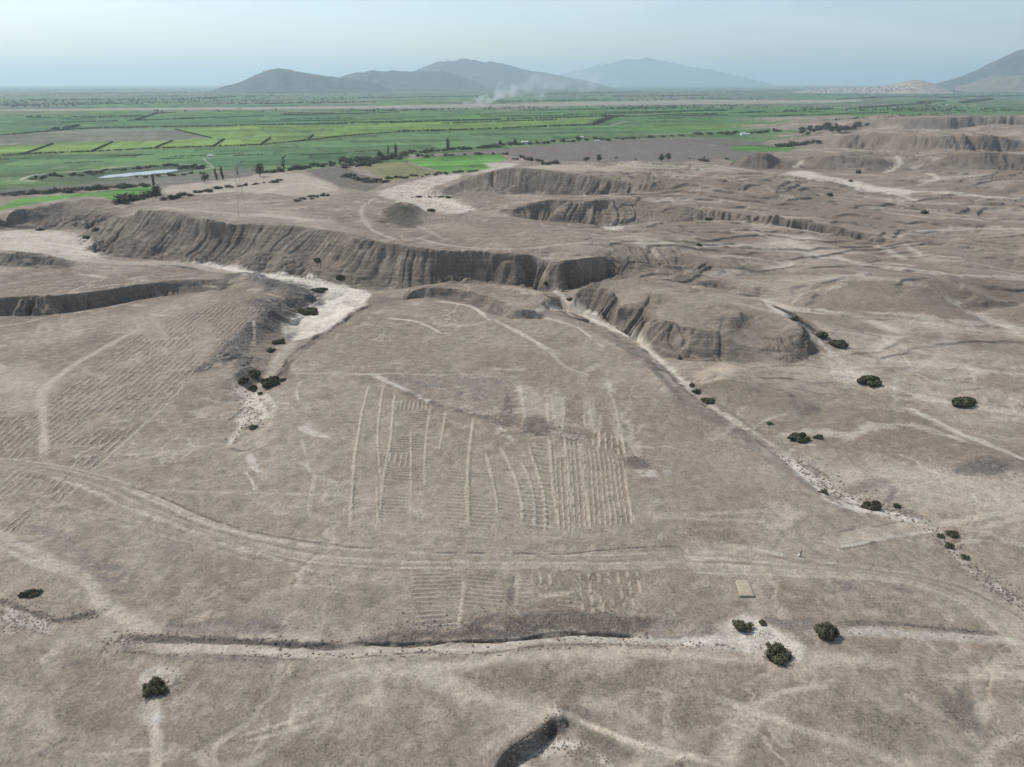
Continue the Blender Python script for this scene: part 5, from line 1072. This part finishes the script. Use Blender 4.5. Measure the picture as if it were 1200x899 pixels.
# --- smoke from burning stubble
def smoke():
    p = G(560, 123); k = mpp(p)
    puffs = [(-2, 0, 2, 5), (4, 0, 4, 5.5), (11, 1, 6, 6), (17, 2, 9, 6), (24, 2, 12, 6.5), (26, 3, 19, 5), (32, 4, 12, 7), (41, 5, 15, 8), (52, 6, 18, 9), (64, 8, 22, 10), (78, 10, 25, 11), (94, 12, 27, 11), (110, 14, 30, 11), (128, 16, 26, 11), (120, 15, 17, 8), (50, 5, 9, 7), (68, 7, 12, 8), (90, 12, 24, 10), (-8, 0, 1, 4), (-14, 0, .5, 3)]
    mb = bpy.data.metaballs.new('smoke_form'); mb.resolution = .18; mb.threshold = .05
    for x, y, z, r in puffs:
        e = mb.elements.new(); e.co = (x / 10, y / 10 * 3, z / 10); e.radius = r / 10 * 1.25
    o = bpy.data.objects.new('smoke_form', mb); COL.objects.link(o); bpy.context.view_layer.update()
    me = bpy.data.meshes.new_from_object(o.evaluated_get(bpy.context.evaluated_depsgraph_get())); me.name = 'smoke'; me.materials.clear()
    COL.objects.unlink(o); bpy.data.objects.remove(o)
    s = bpy.data.objects.new('smoke', me); COL.objects.link(s); s.location = p; s.scale = (k * 10, k * 10, k * 10)
    m = bpy.data.materials.new('smoke_air'); m.use_nodes = True; t = m.node_tree; t.nodes.clear()
    ou = t.nodes.new('ShaderNodeOutputMaterial'); v = t.nodes.new('ShaderNodeVolumePrincipled'); v.inputs['Color'].default_value = (.93, .95, .98, 1)
    g = N(t, 'ShaderNodeTexCoord'); n = N(t, 'ShaderNodeTexNoise', Scale=.9, Detail=4.0, Roughness=.6); t.links.new(g.outputs['Object'], n.inputs['Vector'])
    r = N(t, 'ShaderNodeMapRange'); t.links.new(n.outputs['Fac'], r.inputs['Value']); r.inputs['From Min'].default_value = .42; r.inputs['From Max'].default_value = .72; r.inputs['To Min'].default_value = 0
    sx_ = N(t, 'ShaderNodeSeparateXYZ'); t.links.new(g.outputs['Object'], sx_.inputs[0]); f = N(t, 'ShaderNodeMapRange'); t.links.new(sx_.outputs['X'], f.inputs['Value']); f.inputs['From Min'].default_value = 0; f.inputs['From Max'].default_value = 6.0; f.inputs['To Min'].default_value = .035; f.inputs['To Max'].default_value = .006
    t.links.new(f.outputs['Result'], r.inputs['To Max']); t.links.new(r.outputs['Result'], v.inputs['Density']); t.links.new(v.outputs['Volume'], ou.inputs['Volume'])
    me.materials.append(m); tag(s, 'pale blue smoke drifting from burning stubble by the river', kind='stuff')
    m.cycles.volume_step_rate = 1.0
smoke()
# ------------------------------------------------------------------ near things: bushes, pylon, frame, platform, person, stones
def bush(px, py, wpx, label, ratio=.55, stretch=1.0, turn=0.0, lobes=7, dens=1.0, name='bush', m=LEAF[0], ragged=.35, seed=0):
    p = G(px, py); w = wpx * mpp(p) * .95; r = np.random.default_rng(int(px * 7 + py * 3) + seed); a, b, h = w / 2, w / 2 * stretch, w * ratio * .85
    L = []
    lobes = lobes + 4
    for k in range(lobes):
        q = 2 * math.pi * k / lobes + r.uniform(-.4, .4); rr = r.uniform(.3, .85) if k else 0
        s = r.uniform(.5, 1.15)
        L.append((math.cos(q) * rr * a * .9, math.sin(q) * rr * b * .9, h * r.uniform(.32, .5) * (1.15 - .5 * rr), a * r.uniform(.24, .46) * s, b * r.uniform(.24, .46) * s + .1, h * r.uniform(.34, .62) * (1.15 - .5 * rr)))
    n = int(min(max(900, 80 * w * w), 8000) * dens); P, nn = cloud(L, n, r); sz = min(max(.16, w * .032), .55)
    e = empty(name, p - Vector((0, 0, .05)), label, 'bush'); e.rotation_euler = (0, 0, turn)
    link('foliage', quads('foliage', P, nn, sz, r), e, [m])
    segs = [((0, 0, -.2), (L[k][0] * .6, L[k][1] * .6, L[k][2]), w * .016, w * .006) for k in range(lobes)]
    link('stem', sticks('stem', segs, 5), e, [BARK])
    return e
bush(870, 737, 25, 'rounded dark bush on white sand, left of the foreground bush group', .5, .9, dens=1.1)
bush(893, 731, 10, 'smallest dark bush on white sand beside the grey gravel bank', .5, 1.0, lobes=5)
bush(910, 768, 34, 'largest ragged dark bush spreading over white sand in three clumps', .42, .95, lobes=10, ragged=.6, dens=.85)
bush(968, 744, 32, 'smooth domed dark bush right of the white sand patch', .5, .85, turn=-.5, lobes=6, dens=1.3)
bush(182, 808, 31, 'dark bush ringed by pale gravel below the hollow way', .42, .9, lobes=8)
bush(35, 697, 25, 'low flat grey-brown bush above the pale cutting', .26, .5, turn=.25, lobes=5, m=LEAF[3])
for a in ((375, 341, 22, 'small dark bush beside the sandy wash, upstream', .22, .6, .0), (363, 367, 31, 'wide dark bush sitting in the white sand of the wash', .26, .7, .0), (328, 402, 20, 'low dark bush at the lower end of the white sand', .25, .7, .1), (318, 412, 13, 'little dark bush just below the white sand', .4, .9, 0), (298, 440, 20, 'rounded dark bush beside the dark gravel hills', .42, 1.0, 0), (286, 448, 15, 'dark upright bush at the foot of the gravel hills', .6, 1.0, 0), (319, 451, 34, 'long dark bush stretched along the wash bank', .34, .7, .6), (296, 457, 17, 'dark bush between two others at the wash mouth', .4, .9, 0), (297, 502, 14, 'dark bush in the pale gravel of the lower wash', .35, .7, 0), (305, 462, 9, 'small bush at the head of the pale gravel', .4, .9, 0),
          (811, 452, 9, 'upper small bush in the gulch below the tan scree', .5, 1.0, 0), (816, 461, 13, 'taller dark bush in the gulch below the tan scree', .6, 1.0, 0), (830, 471, 19, 'low dark bush at the end of the gulch bush row', .35, .9, 0), (932, 375, 13, 'first of three dark bushes by the rounded table', .4, .9, 0), (963, 394, 16, 'middle one of three dark bushes by the rounded table', .4, .9, 0), (983, 405, 27, 'widest of three dark bushes by the rounded table', .28, .8, 0), (1020, 449, 33, 'wide dark bush by the pale wash on the open slope', .28, .8, -.3), (1131, 474, 31, 'dark flat bush alone on the right-hand pale wash', .28, .8, 0), (937, 514, 30, 'dark low bush in the hollow above the gulch', .25, .6, .1), (960, 513, 14, 'brownish bush beside the dark hollow', .35, .8, 0), (902, 497, 11, 'small brown bush above the gulch bank', .3, .8, 0), (1022, 595, 29, 'dark spreading bush beside the grey gulch gravel', .28, .7, .1), (1051, 594, 9, 'small bush right of the spreading gulch bush', .6, .9, 0), (1117, 627, 17, 'grey bush where two washes join', .35, .8, 0), (1102, 629, 9, 'small dark bush left of the joining washes', .4, .9, 0), (1113, 641, 13, 'dark bush in the gravel below the joining washes', .4, .9, 0), (1131, 654, 10, 'small dark bush farther down the gravel wash', .4, .9, 0), (965, 578, 14, 'brown bush on the near edge of the gulch gravel', .35, .8, 0),
          (372, 306, 13, 'small dark bush high on the rilled scarp', .4, .9, 0), (399, 327, 13, 'dark bush low on the rilled scarp', .5, .9, 0), (47, 270, 8, 'tiny dark bush on the back edge of the white flat', .4, .9, 0), (101, 279, 9, 'dark bush at the end of the white flat', .4, .9, 0), (113, 271, 9, 'small bush on the hill foot above the white flat', .5, .9, 0), (830, 258, 9, 'dark bush under the far scarp', .5, .9, 0), (819, 288, 8, 'dark bush on the slope behind the rounded table', .5, .9, 0), (505, 248, 11, 'dark bush at the foot of the dark cone', .4, .9, 0), (697, 265, 9, 'dark bush above the small white basin', .5, .9, 0), (1006, 203, 8, 'dark bush below the far mound', .5, .9, 0), (997, 213, 6, 'tiny bush on the far white wash', .5, .9, 0), (973, 229, 9, 'dark bush on the far brown slope', .4, .9, 0), (1083, 250, 10, 'dark bush under the far brown bluff', .4, .9, 0), (668, 352, 10, 'dark bush at the head of the gulch', .5, .9, 0), (640, 333, 9, 'dark bush in the notch of the scarp', .5, .9, 0)):
    bush(a[0], a[1], a[2], a[3], a[4], a[5], a[6], lobes=6, m=LEAF[3] if 'brown' in a[3] or 'grey' in a[3] else LEAF[0])

MAST = simple('weathered_steel', (.40, .37, .33), .7, .3, .15, 1.0)
def pylon(px, py, H):
    e = empty('pylon', G(px, py), 'tall thin grey lattice pylon standing on the table top', 'pylon'); e.rotation_euler = (0, 0, .3)
    bw = 3.6; lv = [0, .10, .2, .29, .38, .46, .54, .61, .68, .74, .80, .86, .92, 1.0]
    def half(t): return bw * (1 - t) ** 1.15 * .8 + .55 if t < .68 else .55 + bw * .8 * (.32 ** 1.15) * max(0, (1 - t) / .32) * .8
    cs = [(-1, -1), (1, -1), (1, 1), (-1, 1)]; segs, br = [], []
    for t0, t1 in zip(lv[:-1], lv[1:]):
        a, b = half(t0), half(t1)
        for k in range(4):
            c, d = cs[k], cs[(k + 1) % 4]
            segs.append(((c[0] * a, c[1] * a, t0 * H - (.3 if t0 == 0 else 0)), (c[0] * b, c[1] * b, t1 * H), .055, .05))
            br.append(((c[0] * a, c[1] * a, t0 * H), (d[0] * b, d[1] * b, t1 * H), .026, .026)); br.append(((d[0] * a, d[1] * a, t0 * H), (c[0] * b, c[1] * b, t1 * H), .026, .026)); br.append(((c[0] * b, c[1] * b, t1 * H), (d[0] * b, d[1] * b, t1 * H), .026, .026))
    link('leg_frame', sticks('leg_frame', segs, 5), e, [MAST]); link('bracing', sticks('bracing', br, 4), e, [MAST])
    for z, w in ((.70, 6.5), (.80, 5.6), (.90, 4.8)):
        q = half(z); L = []
        for s in (-1, 1):
            for y in (-q, q): L += [((s * q, y, z * H), (s * w, 0, z * H + .1), .09, .06), ((s * q, y, z * H + 2.0), (s * w, 0, z * H + .1), .08, .06)]
        link('cross_arm', sticks('cross_arm', L, 4), e, [STEEL])
        for s in (-1, 1): link('insulator', sticks('insulator', [((s * w, 0, z * H), (s * w, 0, z * H - 1.9), .13, .13)], 6), e, [STEEL])
pylon(285, 254, 56)
def gantry():
    e = empty('water_frame', G(154, 197.5), 'small white steel frame stand on the pond bank', 'steel frame'); e.rotation_euler = (0, 0, .1)
    w, h = 4.6, 8.5
    for x in (-w, w):
        link('leg', sticks('leg', [((x * 1.25, -1.6, -.3), (x * .8, 0, h), .22, .2), ((x * 1.25, 1.6, -.3), (x * .8, 0, h), .22, .2), ((x * 1.02, -.8, h * .5), (x * 1.02, .8, h * .5), .14, .14)], 6), e, [WHITEPAINT])
    link('beam', sticks('beam', [((-w * 1.05, 0, h), (w * 1.05, 0, h), .26, .26), ((-w * .8, 0, h * .72), (w * .8, 0, h * .72), .16, .16), ((-w * .8, 0, h), (0, 0, h * .72), .12, .12), ((w * .8, 0, h), (0, 0, h * .72), .12, .12)], 6), e, [WHITEPAINT])
gantry()

def platform():
    P = [G(860, 678), G(876.5, 678), G(883.5, 700), G(867, 700)]; z = min(q.z for q in P) - .4; top = max(q.z for q in P) + .45; o = (P[0] + P[2]) / 2; o.z = z
    bm = bmesh.new(); r = random.Random(4); n, m_ = 14, 7; V = {}
    for i in range(n + 1):
        for j in range(m_ + 1):
            a = P[0].lerp(P[3], i / n); b = P[1].lerp(P[2], i / n); c = a.lerp(b, j / m_)
            edge = i in (0, n) or j in (0, m_)
            V[i, j] = bm.verts.new((c.x - o.x + r.uniform(-.05, .05), c.y - o.y + r.uniform(-.05, .05), top - z + r.uniform(-.06, .04) - (.12 if edge else 0) - .5 * (1 - i / n) ** 2))
    for i in range(n):
        for j in range(m_): bm.faces.new((V[i, j], V[i + 1, j], V[i + 1, j + 1], V[i, j + 1]))
    ring = [(i, 0) for i in range(n)] + [(n, j) for j in range(m_)] + [(i, m_) for i in range(n, 0, -1)] + [(0, j) for j in range(m_, 0, -1)]
    low = [bm.verts.new((V[k].co.x * 1.05, V[k].co.y * 1.03, 0)) for k in ring]
    for k in range(len(ring)):
        l = (k + 1) % len(ring); bm.faces.new((V[ring[k]], low[k], low[l], V[ring[l]]))
    bm.normal_update(); bmesh.ops.recalc_face_normals(bm, faces=bm.faces[:])
    me = bpy.data.meshes.new('earth_platform'); bm.to_mesh(me); bm.free(); x = link('earth_platform', me, mats=[ADOBE]); x.location = o
    tag(x, 'low oblong earthen platform with flat pale top below the graded track', 'platform')
platform()

def skin_body(name, joints, edges, radii, m, parent, lv=2):
    me = pydata(name, joints, []); me.clear_geometry(); me.from_pydata([Vector(j) for j in joints], edges, [])
    o = bpy.data.objects.new(name, me); COL.objects.link(o); sk = o.modifiers.new('skin', 'SKIN'); sk.use_smooth_shade = True
    for k, q in enumerate(radii): me.skin_vertices[0].data[k].radius = (q, q)
    me.skin_vertices[0].data[0].use_root = True
    sb = o.modifiers.new('sub', 'SUBSURF'); sb.levels = lv; sb.render_levels = lv
    bpy.context.view_layer.update(); ev = bpy.data.meshes.new_from_object(o.evaluated_get(bpy.context.evaluated_depsgraph_get()))
    COL.objects.unlink(o); bpy.data.objects.remove(o); ev.name = name
    ev.materials.clear(); return link(name, ev, parent, [m])
def person(px, py):
    e = empty('person', G(px, py), 'person in dark clothes standing on the graded track beside a white sack', 'person'); e.rotation_euler = (0, 0, .9)
    SKIN = simple('skin', (.30, .17, .11), .6, .3); CLOTH = simple('dark_cloth', (.022, .021, .022), .9, .1, .2, 6.0); HAIR = simple('hair', (.012, .010, .009), .7, .3)
    J = [(0, 0, .93), (0, .01, 1.12), (0, 0, 1.36), (0, .01, 1.46), (0, -.01, 1.55), (0, 0, 1.68),
         (.17, 0, 1.38), (.24, .02, 1.12), (.22, -.08, .90), (.21, -.11, .80), (-.17, 0, 1.38), (-.24, .03, 1.12), (-.23, -.05, .89), (-.22, -.08, .79),
         (.10, 0, .86), (.12, -.03, .48), (.13, .02, .09), (.14, -.14, .04), (-.10, 0, .86), (-.13, .01, .48), (-.14, .06, .09), (-.16, -.10, .04)]
    E = [(0, 1), (1, 2), (2, 3), (3, 4), (4, 5), (2, 6), (6, 7), (7, 8), (8, 9), (2, 10), (10, 11), (11, 12), (12, 13), (0, 14), (14, 15), (15, 16), (16, 17), (0, 18), (18, 19), (19, 20), (20, 21)]
    R = [.15, .14, .16, .06, .075, .085, .075, .05, .038, .035, .075, .05, .038, .035, .10, .07, .05, .04, .10, .07, .05, .04]
    skin_body('body', J, E, R, CLOTH, e)
    bm = bmesh.new(); bmesh.ops.create_uvsphere(bm, u_segments=14, v_segments=10, radius=.1)
    for v in bm.verts: v.co = Vector((v.co.x * .92, v.co.y * 1.0 - .012, v.co.z * 1.18 + 1.62))
    me = bpy.data.meshes.new('head'); bm.to_mesh(me); bm.free(); link('head', me, e, [SKIN])
    bm = bmesh.new(); bmesh.ops.create_uvsphere(bm, u_segments=14, v_segments=10, radius=.108)
    for v in bm.verts: v.co = Vector((v.co.x * .95, v.co.y * 1.02 + .012, max(v.co.z, -.02) * 1.18 + 1.635))
    me = bpy.data.meshes.new('hair'); bm.to_mesh(me); bm.free(); link('hair', me, e, [HAIR])
    for s in (-1, 1):
        hx, hy, hz = (.21 if s > 0 else -.22), (-.12 if s > 0 else -.09), .76
        L = [((hx, hy + .01, hz + .03), (hx, hy - .01, hz - .05), .032, .034)] + [((hx + s * .004, hy - .035 + .022 * k, hz - .05), (hx - s * .012, hy - .04 + .022 * k, hz - .125 + .012 * abs(k - 1.5)), .010, .007) for k in range(4)] + [((hx, hy - .035, hz), (hx - s * .02, hy - .075, hz - .055), .011, .008)]
        link('hand', sticks('hand', L, 6), e, [SKIN])
    p = G(px - 1.6, py + .3); bm = bmesh.new(); bmesh.ops.create_icosphere(bm, subdivisions=3, radius=1)
    for v in bm.verts: n = 1 + .12 * mnoise.noise(v.co * 2.3); v.co = Vector((v.co.x * .34 * n, v.co.y * .28 * n, max(v.co.z, -.8) * (.42 if v.co.z > 0 else .36) * n + .3))
    me = bpy.data.meshes.new('sack'); bm.to_mesh(me); bm.free(); me.polygons.foreach_set('use_smooth', [True] * len(me.polygons))
    s = link('sack', me, mats=[WHITEPAINT]); s.location = p; tag(s, 'bulging white sack on the ground at the feet of the person', 'sack')
person(938, 651.5)

# --- loose stones along the banks and gravel patches
def stones():
    r = np.random.default_rng(3); spots = []
    def along(pts, n, spread, s0, s1):
        p = densify(smooth_line(pts, 2), 1.0); xy = hit(p[:, 0], p[:, 1]); k = r.integers(0, len(xy), n)
        for q in np.concatenate([k, k]): spots.append((xy[q, 0] + r.normal() * spread, xy[q, 1] + r.normal() * spread, .75 * s0 * (s1 / s0 * .85) ** (r.random() ** 2.8)))
    def within(x0, y0, x1, y1, n, s0, s1):
        px = r.uniform(x0, x1, n); py = r.uniform(y0, y1, n); xy = hit(px, py)
        for q in xy: spots.append((q[0], q[1], s0 * (s1 / s0) ** (r.random() ** 2.2)))
    along([(147, 747), (233, 749), (300, 753), (405, 758)], 420, .7, .15, .7); along([(113, 763), (187, 767), (333, 771), (467, 766), (583, 766), (617, 758), (733, 755), (860, 758)], 900, .6, .14, .6)
    along([(120, 753), (150, 748), (170, 752)], 120, 1.4, .2, .8); along([(450, 747), (530, 744), (590, 732), (680, 730), (755, 734)], 1500, 3.0, .14, .7); along([(0, 704), (33, 716), (68, 730), (117, 718)], 350, .9, .15, .8); along([(0, 720), (50, 735)], 200, 2.0, .15, .6)
    along([(920, 535), (960, 560), (1000, 588), (1066, 605)], 700, 2.6, .2, .9); along([(1093, 616), (1113, 641), (1153, 678), (1200, 712)], 500, 2.0, .2, .8); along([(185, 790), (205, 790), (208, 805), (175, 815)], 160, 1.6, .15, .6)
    along([(885, 730), (930, 760), (900, 772)], 260, 3.0, .12, .5); along([(930, 745), (960, 742), (1040, 741), (1160, 748)], 350, .9, .12, .5); along([(985, 731), (1083, 734), (1168, 743)], 260, .6, .15, .6)
    along([(280, 455), (300, 485), (275, 515)], 260, 3.0, .25, 1.0); along([(600, 880), (627, 868), (655, 845)], 160, 1.0, .15, .6); along([(620, 890), (660, 866), (720, 892)], 260, 1.3, .12, .5); along([(140, 570), (187, 583), (307, 625)], 140, .4, .1, .3); along([(500, 648), (600, 648), (700, 645), (800, 640)], 160, .3, .1, .3); along([(560, 480), (590, 495), (640, 500), (690, 512)], 420, 2.2, .2, .7); along([(738, 538), (762, 548)], 160, 2.0, .2, .7)
    along([(220, 880), (280, 850), (330, 815)], 220, 1.6, .12, .45); along([(225, 699), (287, 680), (350, 668)], 140, .6, .12, .4); along([(413, 540), (412, 600)], 60, .8, .15, .5); along([(443, 540), (443, 615)], 70, .6, .15, .5)
    within(-20, 640, 1220, 905, 4200, .07, .30); within(0, 520, 1200, 660, 1200, .09, .32)
    a = np.array(spots); big = a[:, 2] > .3; a = a[big | (fbm(a[:, 0], a[:, 1], 12, 2, 1) > -.12)]; n = len(a); z = ground_z(a[:, 0], a[:, 1])
    base = np.array([(1, 0, 0), (.3, .95, 0), (-.8, .6, 0), (-.8, -.6, 0), (.3, -.95, 0), (.35, .1, .75), (-.3, -.15, .7)]); fc = [(0, 1, 5), (1, 2, 5), (2, 6, 5), (2, 3, 6), (3, 4, 6), (4, 0, 5), (4, 5, 6)]
    v = np.empty((n, 7, 3)); t = r.uniform(0, 6.28, n); s = a[:, 2][:, None]; j = base[None] * r.uniform(.7, 1.3, (n, 7, 1))
    v[..., 0] = a[:, :1] + s * (j[..., 0] * np.cos(t)[:, None] - j[..., 1] * np.sin(t)[:, None]); v[..., 1] = a[:, 1:2] + s * (j[..., 0] * np.sin(t)[:, None] + j[..., 1] * np.cos(t)[:, None]); v[..., 2] = z[:, None] + s * j[..., 2] * .8 - .04
    f = (np.arange(n)[:, None, None] * 7 + np.array(fc)[None]).reshape(-1)
    me = bpy.data.meshes.new('stones'); me.vertices.add(n * 7); me.vertices.foreach_set('co', v.astype(F32).ravel()); me.loops.add(len(f)); me.loops.foreach_set('vertex_index', f.astype(np.int32)); me.polygons.add(len(f) // 3); me.polygons.foreach_set('loop_start', np.arange(0, len(f), 3, dtype=np.int32)); me.update(calc_edges=True)
    tag(link('stones', me, mats=[STONE]), 'loose dark stones strewn over banks and gravel', kind='stuff')
stones()
# ------------------------------------------------------------------ air
def haze_box():
    bm = bmesh.new(); bmesh.ops.create_cube(bm, size=1.0)
    for v in bm.verts: v.co = Vector((v.co.x * 150000, v.co.y * 150000, -14.0 if v.co.z < 0 else 1150.0))
    m = bpy.data.meshes.new('haze'); bm.to_mesh(m); bm.free()
    o = bpy.data.objects.new('haze', m); COL.objects.link(o); o['kind'] = 'stuff'
    k = bpy.data.materials.new('air'); k.use_nodes = True; q = k.node_tree; q.nodes.clear()
    ou = q.nodes.new('ShaderNodeOutputMaterial'); v = q.nodes.new('ShaderNodeVolumePrincipled')
    v.inputs['Color'].default_value = HAZE_COL; v.inputs['Density'].default_value = HAZE_DENS; v.inputs['Anisotropy'].default_value = 0.3
    q.links.new(v.outputs['Volume'], ou.inputs['Volume']); m.materials.append(k)
HAZE_COL = (.69, .875, .985, 1); HAZE_DENS = 4.9e-5
haze_box()
